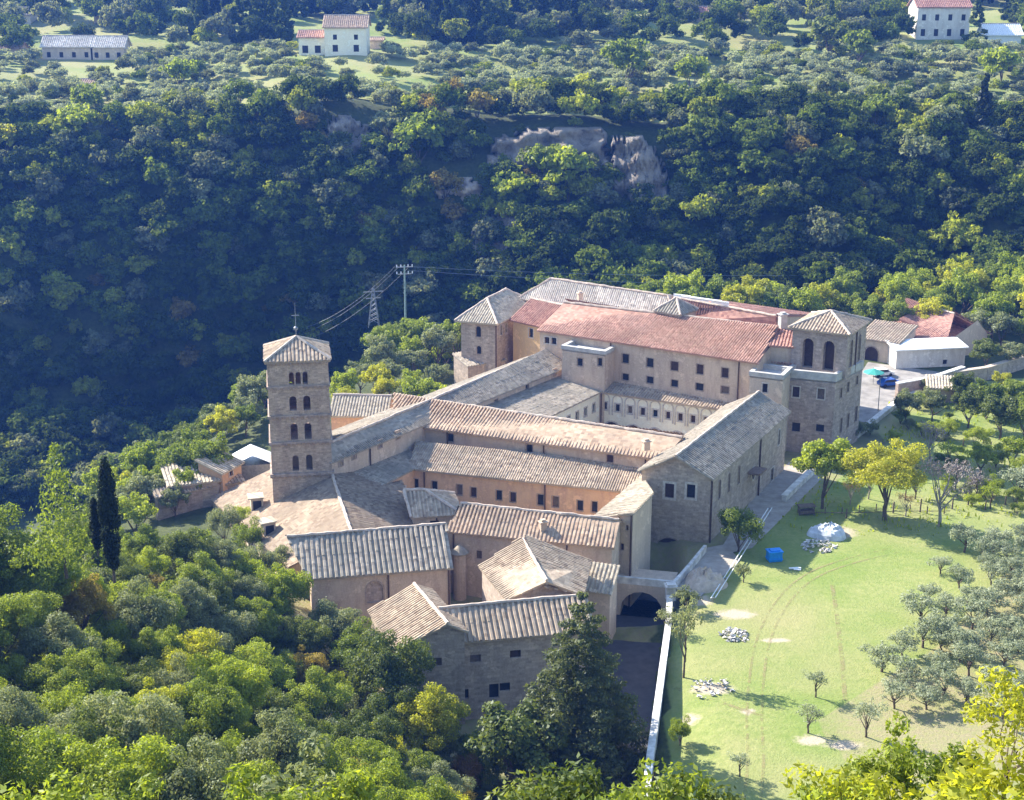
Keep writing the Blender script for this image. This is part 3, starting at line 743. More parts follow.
# R2 left cloister walk (lean-to against R1) ----------------------------
A = v2(P2(368, 492, 5.2)); B = v2(P2(413, 468.5, 5.2)); d = (B - A).normalized(); n_ = Vector((-d.y, d.x))
A2 = A - d * 2; B2 = B + d * 4.0
W = Wing('west_cloister_walk', 'lean-to cloister walk under a grey roof between long west wing and lower courtyard', 'cloister walk', [A2, B2, B2 + n_ * 8, A2 + n_ * 8], -2, [5.2, 5.2, 6.8, 6.8], M['plaster_orange'], M['roof_grey'], style='shed', over=.3, pitch=.34)
for t_ in (.45, .62): W.hole(0, t_ * (B2 - A2).length, 1.6, .8, 1.6)
W.build()
# R2b cloister walk along mid range --------------------------------------
A = v2(P2(411, 468, 5.2)); B = v2(P2(645, 493, 5.2)); q = back(A, B, 5.6)
q[3] = q[3] - (B - A).normalized() * 1.0
W = Wing('north_cloister_walk', 'orange walled cloister walk with a row of small windows below a lean-to roof', 'cloister walk', q, -2, [5.2, 5.2, 6.8, 6.8], M['plaster_orange'], M['roof_tan'], style='shed', over=.4, pitch=.34)
for u, v in ((415.5, 484), (434.5, 486), (459.5, 490), (473.5, 492), (499, 495), (513, 497), (540.5, 500), (555.5, 502), (580, 505.5), (594.5, 507)): W.win(0, u, v, .85, 1.5, frame='frame_dim', fw=.1)
W.build(pipes=((0, .06), (0, .585)))
# R3 mid range -------------------------------------------------------------
A = v2(P2(395, 423, 8.5)); B = v2(P2(660, 459, 8.5)); q = back(A, B, 9)
W = Wing('middle_wing', 'middle wing with ribbed pink tile roof dividing the two courtyards', 'monastery wing', q, -2, 8.5, M['plaster_pink'], M['roof_pink'], ridge=(P(396, 396, 10.4), P(680, 438, 10.4)), over=.35)
for u, v in ((450.5, 438), (529.5, 448.5), (610, 458.5)): W.win(0, u, v, 1.0, 1.15, frame='frame_dim', fw=.12)
W.build(pipes=((0, .21), (0, .58), (0, .95)))
x, y, z = P(646, 447, 10); W.chimney(x, y, z - .4, 1.2, .9, 'plaster_pink')
# R1 long west range ---------------------------------------------------------
A = v2(P2(330, 462, 9.0)); C = v2(P2(567, 366, 9.0)); d = (C - A).normalized(); n_ = Vector((-d.y, d.x))
q = [A + n_ * 8.2, A, C, C + n_ * 8.2]
W = Wing('long_west_wing', 'very long grey roofed wing running back from the bell tower to the rear range', 'monastery wing', q, -3, 9.0, M['plaster_pink'], M['roof_grey'], ridge=(P(330, 444, 10.5), P(562, 345, 10.5)), axis='BC', over=.35, pitch=.36)
for u, v in ((341, 461), (354, 454), (380, 443), (398, 434), (496, 402), (527, 386), (555, 371)): W.win(1, u, v + 1, .85, 1.15, frame='frame_dim', fw=.1)
W.build(pipes=((1, .14), (1, .5)))
WEST = W
A = v2(P2(331, 414, 8)); B = v2(P2(386, 415, 8)); q = back(A, B, 8)
W = Wing('west_annex', 'orange walled annex with pale and ribbed roof just right of the bell tower top', 'annex', q, -3, 7.8, M['plaster_orange'], M['roof_pale'], rz=9.6, over=.35, pitch=.45); W.build()
# cloister galleries ------------------------------------------------------------
A = v2(P2(541, 420, 6.6)); B = v2(P2(600, 391.5, 6.6)); d = (B - A).normalized(); n_ = Vector((-d.y, d.x))
A2 = A - d * 12
W = Wing('west_gallery', 'cloister gallery under a broad blue grey lean-to roof beside the cream arcade', 'cloister gallery', [A2, B, B + n_ * 9.5 + d * 1.0, A2 + n_ * 9.5], -1, [6.6, 6.6, 7.9, 7.9], M['plaster_cream'], M['roof_grey'], style='shed', over=.35, pitch=.34)
Lw = (B - A2).length
for k in range(7): W.hole(0, Lw - 1.9 - k * 2.6, 3.7, .8, 1.4, fw=.2)
W.build()
A = v2(P2(600, 391.5, 6.6)); B = v2(P2(752, 413.5, 6.6)); q = back(A, B, 6.0)
q[3] = q[3] + (B - A).normalized() * .05
W = Wing('north_gallery', 'cream two storey cloister gallery with blind arches over a row of windows', 'cloister gallery', q, -1, [6.6, 6.6, 7.9, 7.9], M['plaster_cream'], M['roof_tan'], style='shed', over=.35, pitch=.45)
wins = [(604.8, 405.8), (617.5, 407.8), (630, 409.8), (642.7, 411.7), (655.3, 413.2), (668, 415), (680.3, 417.3), (693, 419), (706, 421), (719, 422.5), (731.5, 424.5)]
for u, v in wins: W.win(0, u, v, .75, 1.2, fw=.22)
for k in range(5): W.hole(0, 2.2 + k * 3.7, -.9, 2.6, 2.75, 'round', 'arch_opening', 'frame', 'dark', .25)  # flat dark sheets colour in the shade behind the arches
W.build(pipes=((0, .012),))
a, b = W.q[0], W.q[1]; d = (b - a).normalized(); out = Vector((d.y, -d.x))
for u, v in wins:                      # raised blind arch round each window
    s_, z_, t_ = W.px(0, u, v); am = MB()
    P3 = lambda s, z, k: (a.x + d.x * s + out.x * k, a.y + d.y * s + out.y * k, z)
    inn = arch_poly(s_, z_ - 1.3, 1.5, 3.25, 'round'); outp = arch_poly(s_, z_ - 1.3, 1.84, 3.42, 'round')
    for i in range(1, len(inn)):
        j = (i + 1) % len(inn)
        am.face([P3(*outp[i], .13), P3(*outp[j], .13), P3(*inn[j], .13), P3(*inn[i], .13)])
        am.face([P3(*outp[i], -.01), P3(*outp[j], -.01), P3(*outp[j], .13), P3(*outp[i], .13)])
        am.face([P3(*inn[j], -.01), P3(*inn[i], -.01), P3(*inn[i], .13), P3(*inn[j], .13)])
    am.build('blind_arch', M['frame'], W.root)
# paved courts
m = MB(); m.face([P(560, 445, .02), P(640, 470, .02), P(740, 425, .02), P(610, 395, .02)]); m.build('courtyard', M['sand'])['kind'] = 'structure'
# RB back range -------------------------------------------------------------------
A = v2(P2(540, 330, 14.2)); B = v2(P2(757, 362.5, 14.2)); q = back(A, B, 15)
W = Wing('rear_range', 'tall rear range with long red pink roof and two rows of windows', 'monastery wing', q, -2, 14.2, M['plaster_pink'], M['roof_salmon'], ridge=(P(566, 303.5, 17), P(776, 328, 17)), over=.4, pitch=.42)
for (u, v) in ((625.5, 358.5), (650, 362.5), (674.5, 366), (700, 369.5), (725, 373)): W.win(0, u, v, 1.25, 1.5, frame='frame_dim', fw=.12)
for (u, v) in ((625.5, 377), (650, 380), (674.5, 383.5), (699.5, 387), (725, 390)): W.win(0, u, v, 1.25, 1.1, frame='frame_dim', fw=.12)
W.win(0, 547, 340, .9, 1.1); W.win(0, 554, 341, .9, 1.1)
W.build(pipes=((0, .345), (0, .925)))
RB = W
# small flat block in front of rear range
A = v2(P2(562, 345, 13.4)); B = v2(P2(605, 351, 13.4)); q = back(A, B, 4.5)
W = Wing('stair_block', 'flat roofed plaster stair block at the corner of west wing and rear range', 'stair block', q, -1, 12.8, M['plaster_pink'], M['concrete'], style='flat', over=.6)
W.win(0, 580, 362, .9, 1.3, frame='frame_dim'); W.win(0, 600, 362, .8, 1.3, frame='frame_dim'); W.build(pipes=((0, .985),))
# west end tower ---------------------------------------------------------------------
A = v2(P2(461, 319, 13)); B = v2(P2(495, 322, 13)); Cc = v2(P2(530, 303, 13)); Dd = Cc + (A - B)
W = Wing('west_pavilion', 'square block with pale hipped roof at the far left end of the monastery', 'pavilion', [A, B, Cc, Dd], -2, 13, M['stone_grey'], M['roof_pale'],
         ridge=(P(487, 299.5, 15.3), P(506, 290, 15.3)), style='hip', axis='BC', over=.8, pitch=.45)
W.win(0, 478.5, 331.5, .9, 1.9, 'round', frame='frame_dim'); W.win(0, 479, 350, .8, 1.4, 'round', frame='frame_dim')
W.win(1, 501, 330, .7, 1.6, frame='frame'); W.win(1, 506, 328, .7, 1.6, frame='frame')
W.build(pipes=((1, .01),))
# ochre connecting block
A = v2(P2(513, 317, 13)); B = v2(P2(548, 325, 13)); q = back(A, B, 10)
W = Wing('ochre_link', 'ochre plaster link block with red roof between west pavilion and rear range', 'monastery wing', q, -2, 12.6, M['plaster_ochre'], M['roof_red'], rz=15.2, over=.5, pitch=.45)
W.win(0, 531, 333, 1.0, 1.5); W.build()
# small balcony roof left of R1
A = v2(P2(468, 366, 5.5)); B = v2(P2(505, 360, 5.5)); q = back(A, B, 5)
W = Wing('porch', 'low grey lean-to porch at the foot of the west pavilion', 'porch', q, -1, [5.4, 5.4, 6.4, 6.4], M['stone_grey'], M['roof_grey'], style='shed', over=.2); W.build()
# far pale roof
A = v2(P2(521, 298, 14)); B = v2(P2(676, 322, 14)); q = back(A, B, 16)
W = Wing('rear_hall', 'big hall with weathered pale roof behind the red roofed rear range', 'hall', q, -2, 14.0, M['plaster_tan'], M['roof_bleached'], ridge=(P(551, 279.5, 17.6), P(668, 296.5, 17.6)), style='hip', over=.4, pitch=.4)
W.build()
x, y, z = P(580, 300, 15.6); W.chimney(x, y, z, 1.2, .8)
# red roofs behind right
A = v2(P2(670, 322, 14.5)); B = v2(P2(776, 338, 14.5)); q = back(A, B, 18)
W = Wing('rear_red_wing', 'red roofed wing showing over the ridge of the rear range', 'monastery wing', q, -2, 14.6, M['plaster_pink'], M['roof_red'], ridge=(P(676, 299, 18.0), P(774, 316.5, 18.0)), over=.4, pitch=.45)
W.build()
x, y, z = P(782, 333, 16); W.chimney(x, y, z, 3.0, 1.1, 'concrete')
m = MB(); cc = P(700, 301, 18.3)
for du in (-18, 0, 20):
    x, y, z = P(700 + du, 301 + du * .17, 18.2); m.box((x, y, z), (3.0, .25, 1.1), -.5)
x0, y0, z0 = P(682, 296, 19); x1, y1, z1 = P(722, 301.5, 19); m.tube([(x0, y0, z0), (x1, y1, z1)], .18)
m.build('roof_terrace_rail', M['white'], W.roofo)
A = v2(P2(656, 311, 17.5)); B = v2(P2(680, 315, 17.5)); q = back(A, B, 5)
W = Wing('roof_lantern', 'small dark hipped lantern between pale hall roof and red roof', 'roof lantern', q, 13, 17.5, M['plaster_pink'], M['roof_grey'], rz=19.3, style='hip', over=.3); W.build()
# right end of rear range
A = v2(P2(757, 360, 13.0)); B = v2(P2(795, 364, 13.0)); q = back(A, B, 11)
W = Wing('tower_link', 'short orange roofed link between rear range and square corner tower', 'monastery wing', q, -2, 13.0, M['plaster_pink'], M['roof_salmon'], rz=15.6, over=.3); W.build()
A = v2(P2(767, 343, 16)); B = v2(P2(796, 345, 16)); q = back(A, B, 6)
W = Wing('roof_room', 'little flat topped room rising behind the orange link roof', 'roof room', q, 10, 15.8, M['plaster_pink'], M['roof_red'], style='shed', over=.3)
W.ze = [15.6, 15.6, 16.6, 16.6]; W.build()
A = v2(P2(750, 371, 13.3)); B = v2(P2(783, 375, 13.3)); q = back(A, B, 5)
W = Wing('tan_block', 'tan flat roofed block with parapet attached to the square corner tower', 'monastery wing', q, -2, 12.6, M['plaster_tan'], M['concrete'], style='flat', over=.7)
W.win(0, 765, 388, .8, 1.4); W.win(0, 748 + 4, 389, .7, 1.6, frame=None); W.build(pipes=((0, .03), (0, .97)))
# square corner tower: base + upper
fl = v2(P2(783, 369, 13.0)); fr = v2(P2(836, 374, 13.0)); d = (fr - fl).normalized(); n_ = Vector((-d.y, d.x))
cr_ = v2(P2(863, 361, 13.0)); q = [fl, fr, cr_, fl + (cr_ - fr)]
W = Wing('tower_block', 'massive square stone base block with parapet terrace under the right hand tower', 'tower block', q, -2, 11.8, M['stone_dark'], M['concrete'], style='flat', over=1.25)
for u, v in ((796, 392), (821, 394)): W.win(0, u, v, 1.1, 1.6)
W.win(0, 796, 427, 1.2, 1.5, frame=None); W.win(0, 820, 428, 1.3, 1.2, frame=None)
for u, v, hh in ((841, 393, 1.5), (848, 387, 1.5), (857, 380, 1.5), (841, 425, 2.4), (848, 420, 2.4), (856, 414, 2.4)): W.win(1, u, v, .7, hh, frame='frame_dim')
W.build(pipes=((1, .3), (1, .62)))
bl = v2(P2(793, 326, 19)); br = v2(P2(848, 333, 19)); d = (br - bl).normalized(); n_ = Vector((-d.y, d.x))
q = [bl, br, br + n_ * 9.6, bl + n_ * 9.6]; cq = sum(q, Vector((0, 0))) / 4
W = Wing('corner_tower', 'square upper tower with two tall loggia arches and pyramid tile roof', 'tower', q, 11.85, 18.9, M['stone_dark'], M['roof_tan'], style='pyramid', rz=20.7, over=.55, pitch=.5)
Lt = (br - bl).length
for t_ in (.3, .68): W.hole(0, Lt * t_, 12.8, 1.7, 4.6, 'round', 'loggia_opening', 'frame_dim', 'dark', .3)  # open loggia backed by a dark sheet coloured as shade
for t_ in (.24, .66): W.hole(1, 9.6 * t_, 13.2, 1.1, 4.2, 'round', 'loggia_opening', 'frame_dim', 'dark', .2)  # side arches get the same painted shade
W.win_depth = 1.1; W.build(pipes=((1, .45),))
# R6 lowest left ------------------------------------------------------------------------
r1 = Vector(P(415, 586, 6.6)); r2 = Vector(P(447, 624.5, 6.6)); l1 = v2(P2(371, 611, 4.2)); l2 = v2(P2(398, 647.5, 4.2))
q = [l2, v2((r2.x * 2 - l2.x, r2.y * 2 - l2.y)), v2((r1.x * 2 - l1.x, r1.y * 2 - l1.y)), l1]
q[1] = Vector((r2.x, r2.y)) + (Vector((r2.x, r2.y)) - q[0]) * .35; q[2] = Vector((r1.x, r1.y)) + (Vector((r1.x, r1.y)) - q[3]) * .35
W = Wing('lower_lodge', 'low lodge with half shaded pale roof below the sacristy wing', 'lodge', q, -6, [4.2, 5.75, 5.75, 4.2], M['stone_grey'], M['roof_tan'], ridge=((r2.x, r2.y, 6.6), (r1.x, r1.y, 6.6)), axis='BC', over=.3, pitch=.42)
W.win(0, 436, 662, 1.2, 1.0, frame=None); W.build()
A = v2(P2(447.5, 642, 4.3)); B = v2(P2(592, 629.5, 4.3)); q = back(A, B, 6.6)
W = Wing('lower_front_house', 'nearest two storey stone house with ribbed grey roof behind the big conifer', 'house', q, -6, 4.3, M['stone_grey'], M['roof_tan'], ridge=(P(442, 609.5, 6.4), P(584, 596.5, 6.4)), over=.35, pitch=.6)
for u, v in ((475.5, 658.5), (515.5, 654)): W.win(0, u, v, 1.15, .95, frame=None)
for u, v, hh in ((452, 694, 1.1), (464, 694, 1.2), (494, 691, 1.7), (505, 687, 1.0)): W.win(0, u, v, 1.1, hh, frame=None)
W.build(pipes=((0, .07),))
# R7 gabled block ---------------------------------------------------------------------------
l1 = v2(P2(482, 567, 5.5)); l2 = v2(P2(508, 599, 5.5)); r2 = Vector(P(546, 581.5, 7.6)); r1 = Vector(P(523, 541, 7.6)); g2 = v2(P2(581, 594, 5.5)); g1 = v2(P2(588, 562, 5.5))
W = Wing('gabled_house', 'gabled house with pale tile roof lit on its left slope among the lower wings', 'house', [l2, g2, g1, l1], -5, 5.5, M['stone_grey'], M['roof_tan'], ridge=(r2, r1), axis='BC', over=.3, pitch=.42)
W.build()
A = v2(P2(582, 588, 2.8)); B = v2(P2(610, 592, 2.8)); q = back(A, B, 3.0)
W = Wing('buttress_shed', 'pale rendered lean-to buttress beside the arched bridge', 'lean-to', q, -5, [2.6, 2.6, 4.6, 4.6], M['plaster_tan'], M['roof_pale'], style='shed', over=.2); W.build()
# left annex cluster -------------------------------------------------------------------------
A = v2(P2(169, 486.5, 2.5)); B = v2(P2(219, 480.5, 2.5)); q = back(A, B, 6)
W = Wing('annex_shed', 'long low shed with pale roof at the wooded edge left of the bell tower', 'shed', q, -4, [2.5, 2.5, 3.4, 3.4], M['stone_grey'], M['roof_pale'], style='shed', over=.3); W.build()
A = v2(P2(222, 473, 3.6)); B = v2(P2(241, 463, 3.6)); q = back(A, B, 4)
W = Wing('annex_hut', 'little hut with white roof joined to the long low shed', 'hut', q, -4, [3.6, 3.6, 4.8, 4.8], M['plaster_orange'], M['roof_pale'], style='shed', over=.35)
W.win(0, 231, 473, .9, .8); W.build()
A = v2(P2(157, 497, 1.6)); B = v2(P2(243, 481, 1.6)); q = back(A, B, 1.2)
W = Wing('tiled_garden_wall', 'long stone garden wall capped with a strip of tiles below the annex sheds', 'wall', q, -4, [1.6, 1.6, 2.0, 2.0], M['stone_dark'], M['roof_tan'], style='shed', over=.3); W.build()
g = empty('greenhouse', (0, 0, 0), 0, 'small white glazed greenhouse tucked behind the left side of the bell tower', 'greenhouse')
gx, gy, gzz = P(252, 462, 2.5); g.location = (gx, gy, -1)
m = MB(); m.box((gx, gy, .9), (6, 4.5, 3.8), .2); m.build('wall', M['metal'], g)
m = MB()
for s_ in (-1, 1):
    ca, sa = math.cos(.2), math.sin(.2)
    f = lambda lx, ly, z: (gx + lx * ca - ly * sa, gy + lx * sa + ly * ca, z)
    m.face([f(s_ * 3.4, -2.6, 2.7), f(s_ * 3.4, 2.6, 2.7), f(0, 2.6, 4.4), f(0, -2.6, 4.4)])
m.build('roof', M['white'], g)
m = MB()
for k in range(6): m.box((gx - 2.6 + k * 1.05, gy - 2.35 + k * .21, 1.2), (.1, .1, 3.2))
m.build('glazing_bar', M['white'], g)
# dormer and hatch on nave roof
def nave_point(u, v):
    z = 4.0
    for _ in range(30):
        p = Vector(P2(u, v, z)); d = abs((p - rr1).dot(nn)); z = z * .6 + .4 * (7.0 - d * .44)
    return p.x, p.y, z
def dormer(u, v, z, label, rz):
    x, y, z = nave_point(u, v); z += .75; r = empty('dormer', (x, y, z - .8), 0, label, 'dormer')
    m = MB(); m.box((x, y, z), (1.6, 1.6, 1.8), rz); m.build('wall', M['plaster_tan'], r)
    m = MB(); m.box((x - .1, y - .1, z + 1.0), (2.1, 2.1, .16), rz); m.build('roof', M['roof_pale'], r)
    d = Vector((math.sin(rz), -math.cos(rz))); m = MB(); m.box((x + d.x * .82, y + d.y * .82, z - .05), (1.1, .05, 1.2), rz); m.build('opening', M['glass'], r)
dormer(257, 508, 3.6, 'small dormer with dark opening at the left foot of the bell tower', .25)
dormer(268, 533, 4.0, 'small roof hatch at the lower left corner of the broad nave roof', .5)

# ================================================================== lane, bridge, walls
def strip(name, pts, wd, mat, dz=.006, kind='structure', zf=None):
    m = MB(); n = len(pts); Lft, Rgt = [], []
    for i in range(n):
        a = v2(pts[max(i - 1, 0)]); b = v2(pts[min(i + 1, n - 1)]); d = (b - a).normalized(); nn = Vector((-d.y, d.x)) * wd / 2; p = v2(pts[i])
        for lst, q in ((Lft, p + nn), (Rgt, p - nn)):
            z = zf if zf is not None else float(gz(q.x, q.y)); lst.append((q.x, q.y, z + dz))
    for i in range(n - 1): m.face([Rgt[i], Rgt[i+1], Lft[i+1], Lft[i]])
    o = m.build(name, mat); o['kind'] = kind; return o
strip('lane', [(wallx(y) - 3.9, y) for y in np.arange(108, 162, 2.0)] + [(14.9, 164), (16, 170), (17, 184)], 7.0, M['asphalt'], .05, zf=-3.95)
def free_wall(name, pts, th, z0, z1, mat, label, cap=None, cat='wall'):
    r = empty(name, (pts[0][0], pts[0][1], z0), 0, label, cat); m = MB(); c = MB()
    for (a, b) in zip(pts, pts[1:]):
        a, b = v2(a), v2(b); d = (b - a).normalized(); n = Vector((-d.y, d.x)) * th / 2
        m.prism([tuple(a - n), tuple(b - n), tuple(b + n), tuple(a + n)], z0, z1)
        if cap: n2 = n * 1.3; c.prism([tuple(a - n2), tuple(b - n2), tuple(b + n2), tuple(a + n2)], z1 + .003, z1 + .16)
    m.build('wall_body', mat, r)
    if cap: c.build('coping', cap, r)
    return r
free_wall('lane_wall', [(p[0] + .25, p[1]) for p in [(10.2, 108), (12.9, 126.6), (14.5, 136.5), (16.0, 146), (17.6, 156), (18.4, 163)]], .55, -4.6, .85, M['limestone'], 'long whitewashed retaining wall between the dark lane and the lawn', M['limestone'])
# bridge over the lane
br = empty('arched_bridge', (15.5, 167.5, -4), 0, 'stone arched footbridge with pale parapet crossing the lane to the church', 'bridge')
b0, b1 = Vector((11.8, 168.4)), Vector((19.4, 166.6)); dd = (b1 - b0).normalized(); nn = Vector((-dd.y, dd.x)); Lb = (b1 - b0).length
m = MB(); P3 = wall_side(m, b0, b1, -4, [(0, .25), (Lb, .25)], [arch_poly(Lb * .52, -3.9, 5.2, 3.3, 'round')], 5.0)
bb0, bb1 = b0 + nn * 5, b1 + nn * 5
wall_side(m, bb1, bb0, -4, [(0, .25), (Lb, .25)], [arch_poly(Lb * .48, -3.9, 5.2, 3.3, 'round')], .01)
m.face([(b0.x, b0.y, .25), (b1.x, b1.y, .25), (bb1.x, bb1.y, .25), (bb0.x, bb0.y, .25)]); m.build('arch_wall', M['plaster_tan'], br)
m = MB(); m.box(((b0 + b1).x / 2 + nn.x * .15, (b0 + b1).y / 2 + nn.y * .15, .72), (Lb + .4, .32, .9), math.atan2(dd.y, dd.x)); m.build('parapet', M['limestone'], br)
free_wall('walkway_parapet', [(19.5, 166.9), (21.2, 170.5), (23.0, 174.5), (24.8, 178.6)], .4, -4, .95, M['limestone'], 'pale parapet climbing from the bridge to the church corner')
x, y, z = 18.9, 164.3, 0
p = empty('gate_pillar', (x, y, -.1), 0, 'white pillar with stone cap at the end of the lane wall', 'pillar')
m = MB(); m.box((x, y, .75), (1.1, 1.1, 1.7), .1); m.build('shaft', M['limestone'], p)
m = MB(); m.box((x, y, 1.68), (1.45, 1.45, .16), .1); m.box((x, y, 1.85), (1.0, 1.0, .2), .1); m.build('coping', M['limestone'], p)
m = MB(); m.face([(19.8, 167, .03), (22.6, 164.8, .03), (29, 176, .03), (27.6, 181, .03), (25.3, 180, .03)]); m.build('walkway', M['path'])['kind'] = 'structure'
# kerb wall and lane along the church side
pts = [P2(784, 500, .2), P2(800, 484, .2), P2(812, 473, .2), P2(826, 460, .2), P2(862, 432, .2), P2(897, 404, .2), P2(930, 388, .2)]
free_wall('garden_kerb_wall', pts, .7, -.3, .75, M['limestone'], 'low pale wall running from the church side back past the corner tower', M['limestone'])
m = MB(); m.face([P(858, 430, .02), P(905, 400, .02), P(940, 372, .02), P(868, 362, .02), P(840, 405, .02)]); m.build('parking_area', M['gravel'])['kind'] = 'structure'
m = MB(); m.face([P(716, 556, .02), P(752, 548, .02), P(822, 478, .02), P(789, 462, .02), P(750, 502, .02)]); m.build('church_yard_path', M['path'])['kind'] = 'structure'
# tracks on the lawn
tr = [(752, 800), (757, 760), (753, 720), (757, 670), (762, 640), (778, 605), (806, 575), (850, 560), (905, 548)]
pts = []
for i in range(len(tr) - 1):
    for k in range(5):
        u = tr[i][0] + (tr[i+1][0] - tr[i][0]) * k / 5; v = tr[i][1] + (tr[i+1][1] - tr[i][1]) * k / 5
        pts.append(P2(u, v, 0))
pp = np.array(pts)
for _ in range(8): pp[1:-1] = (pp[:-2] + 2 * pp[1:-1] + pp[2:]) / 4
dv = np.gradient(pp, axis=0); nv = np.stack([-dv[:, 1], dv[:, 0]], 1); nv /= np.linalg.norm(nv, axis=1)[:, None]
for k in (-.75, .75): strip('wheel_track', [tuple(q) for q in pp + nv * k], .3, M['track'], .03)
tr2 = [P2(845, 700, 0), P2(842, 660, 0), P2(836, 610, 0), P2(832, 585, 0)]
strip('footpath', tr2, .5, M['track'], .034)
tr3 = [P2(672, 682, 0), P2(715, 700, 0), P2(760, 715, 0)]
strip('footpath', tr3, .5, M['track'], .038)



# ================================================================== garden objects
def heap(name, label, cat, u, v, r, h, mat, n, seed, z=0):
    rs = random.Random(seed); x, y, _ = P(u, v, z); root = empty(name, (x, y, z), 0, label, cat); m = MB()
    for k in range(n):
        a = rs.uniform(0, 6.28); d = r * math.sqrt(rs.random()); zz = h * (1 - d / r) * rs.uniform(.3, 1)
        s_ = rs.uniform(.12, .42); c_ = Vector((x + d * math.cos(a), y + d * math.sin(a), z + zz + s_ * .2)); pts_ = [c_ + Vector((rs.uniform(-1, 1), rs.uniform(-1, 1), rs.uniform(-.5, .6))) * s_ for _ in range(8)]
        for q_ in ((0,1,2,3),(4,5,6,7),(0,1,5,4),(1,2,6,5),(2,3,7,6),(3,0,4,7)): m.face([pts_[i_] for i_ in q_])
    m.build('rubble', mat, root)['kind'] = 'stuff'; return root, x, y
def mound(name, label, cat, u, v, rx, ry, h, mat, seed, flat=1.0):
    rs = np.random.RandomState(seed); x, y, _ = P(u, v, 0); nr, na = 9, 28; m = MB(); g = []
    for i in range(nr + 1):
        rr = i / nr; row = []
        for k in range(na):
            t = 2 * math.pi * k / na; z = h * (1 - rr ** 2) ** flat * (1 + .12 * rs.randn()) if i < nr else -.1
            w_ = 1 + .1 * math.sin(3 * t + seed); row.append((x + rx * rr * w_ * math.cos(t), y + ry * rr * w_ * math.sin(t), z))
        g.append(row)
    for i in range(nr):
        for k in range(na): m.face([g[i][k], g[i+1][k], g[i+1][(k+1) % na], g[i][(k+1) % na]])
    o = m.build(name, mat, None, True); tag(o, label, cat); return o
mound('sand_mound', 'pale sandy mound beside the walkway below the church corner', 'mound', 704, 583, 2.7, 3.0, 1.7, M['sand'], 2)
heap('rubble_pile', 'small pile of broken white stones on the lawn', 'rubble pile', 734, 636, 1.7, .5, M['rubble'], 80, 4)
heap('stone_scatter', 'low scatter of pale stones beside the tall thin lawn tree', 'rubble pile', 712, 688, 2.4, .12, M['rubble'], 40, 14)
mound('tarpaulin_stack', 'stack under a pale grey tarpaulin at the edge of the shade', 'tarpaulin', 828, 535, 2.6, 2.2, 1.4, M['tarp'], 5, .55)
heap('pallet_heap', 'heap of dark planks and white blocks in front of the tarpaulin', 'plank heap', 818, 546, 2.4, .5, M['rubble'], 70, 6)
bx_, by_, _ = P(774, 560, 0)
tb = empty('blue_bin', (bx_, by_, 0), 0, 'bright blue covered bin standing in the shade of the lawn', 'bin')
m = MB(); m.box((bx_, by_, .6), (1.7, 1.3, 1.2), .2); m.box((bx_, by_, .28), (1.85, 1.45, .12), .2); m.build('bin_body', M['blue'], tb)
m = MB(); m.box((bx_, by_, 1.27), (1.9, 1.5, .14), .2); m.box((bx_, by_, 1.4), (1.2, .9, .14), .2); m.build('lid', M['blue'], tb)
m = MB(); x, y, _ = P(795, 569, 0); m.box((x, y, .12), (1.5, .35, .12), .1); m.box((x + .2, y - .4, .1), (.9, .3, .1), -.2); o = m.build('white_plank', M['white']); tag(o, 'pair of white planks lying in the shade right of the blue bin', 'planks')
cx_, cy_, _ = P(806, 514, 0)
tb = empty('workbench', (cx_, cy_, 0), 0, 'dark wooden workbench under the tree beside the church yard path', 'workbench')
m = MB(); m.box((cx_, cy_, 1.25), (2.4, 1.3, .12), .2); m.build('top', M['wood'], tb)
for sx in (-1, 1):
    for sy in (-1, 1): m = MB(); m.box((cx_ + sx * 1.0, cy_ + sy * .5, .6), (.14, .14, 1.2)); m.build('leg', M['wood'], tb)
m = MB(); m.box((cx_, cy_, .4), (2.1, 1.0, .5), .2); m.build('shelf', M['wood'], tb)
# long white pipe (handrail) along the walkway
h0 = Vector(P(713, 598, .5)); h1 = Vector(P(770, 508, .9))
hr = empty('handrail', (h0.x, h0.y, 0), 0, 'long white double handrail running diagonally past the bush to the church wall', 'handrail')
m = MB(); s_ = Vector((.28, .1, 0))
m.tube([h0 + s_, h1 + s_], .07); m.tube([h0 - s_, h1 - s_], .07); m.build('rail', M['white'], hr)
for k in range(6):
    p = h0 + (h1 - h0) * (k / 5); m = MB(); m.tube([(p.x, p.y, -.1), (p.x, p.y, p.z)], .06); m.box((p.x, p.y, p.z), (.6, .12, .08)); m.build('post', M['metal'], hr)
# garden fence posts
FP = [(846, 518), (893, 513), (920, 512), (940, 506), (952, 509), (968, 505), (985, 510), (905, 500), (880, 487), (963, 446), (990, 452), (936, 441), (1005, 505)]
fposts = []
for k, (u, v) in enumerate(FP):
    x, y, _ = P(u, v, 0); m = MB(); m.tube([(x, y, -.1), (x + .05, y, 1.35 + .3 * (k % 3))], [.12, .09]); o = m.build('fence_post', M['wood']); fposts.append(o)
    tag(o, None, 'fence post', 'wooden posts in the garden behind the lawn')
def ordn(k): return ['first', 'second', 'third', 'fourth', 'fifth', 'sixth', 'seventh', 'eighth', 'ninth', 'tenth', 'eleventh', 'twelfth', 'thirteenth', 'fourteenth', 'fifteenth', 'sixteenth', 'seventeenth', 'eighteenth', 'nineteenth', 'twentieth'][k] if k < 20 else str(k + 1) + 'th'
for k, (u, o) in enumerate(sorted([(FP[i][0], fposts[i]) for i in range(len(FP))], key=lambda a: a[0])):
    o['label'] = f'brown wooden post in the garden behind the lawn, {ordn(k)} from the left'
fr = empty('rustic_fence', P(840, 516, 0), 0, 'low rustic fence of dark rails behind the yellow tree', 'fence')
fr.location = P(840, 516, 0)
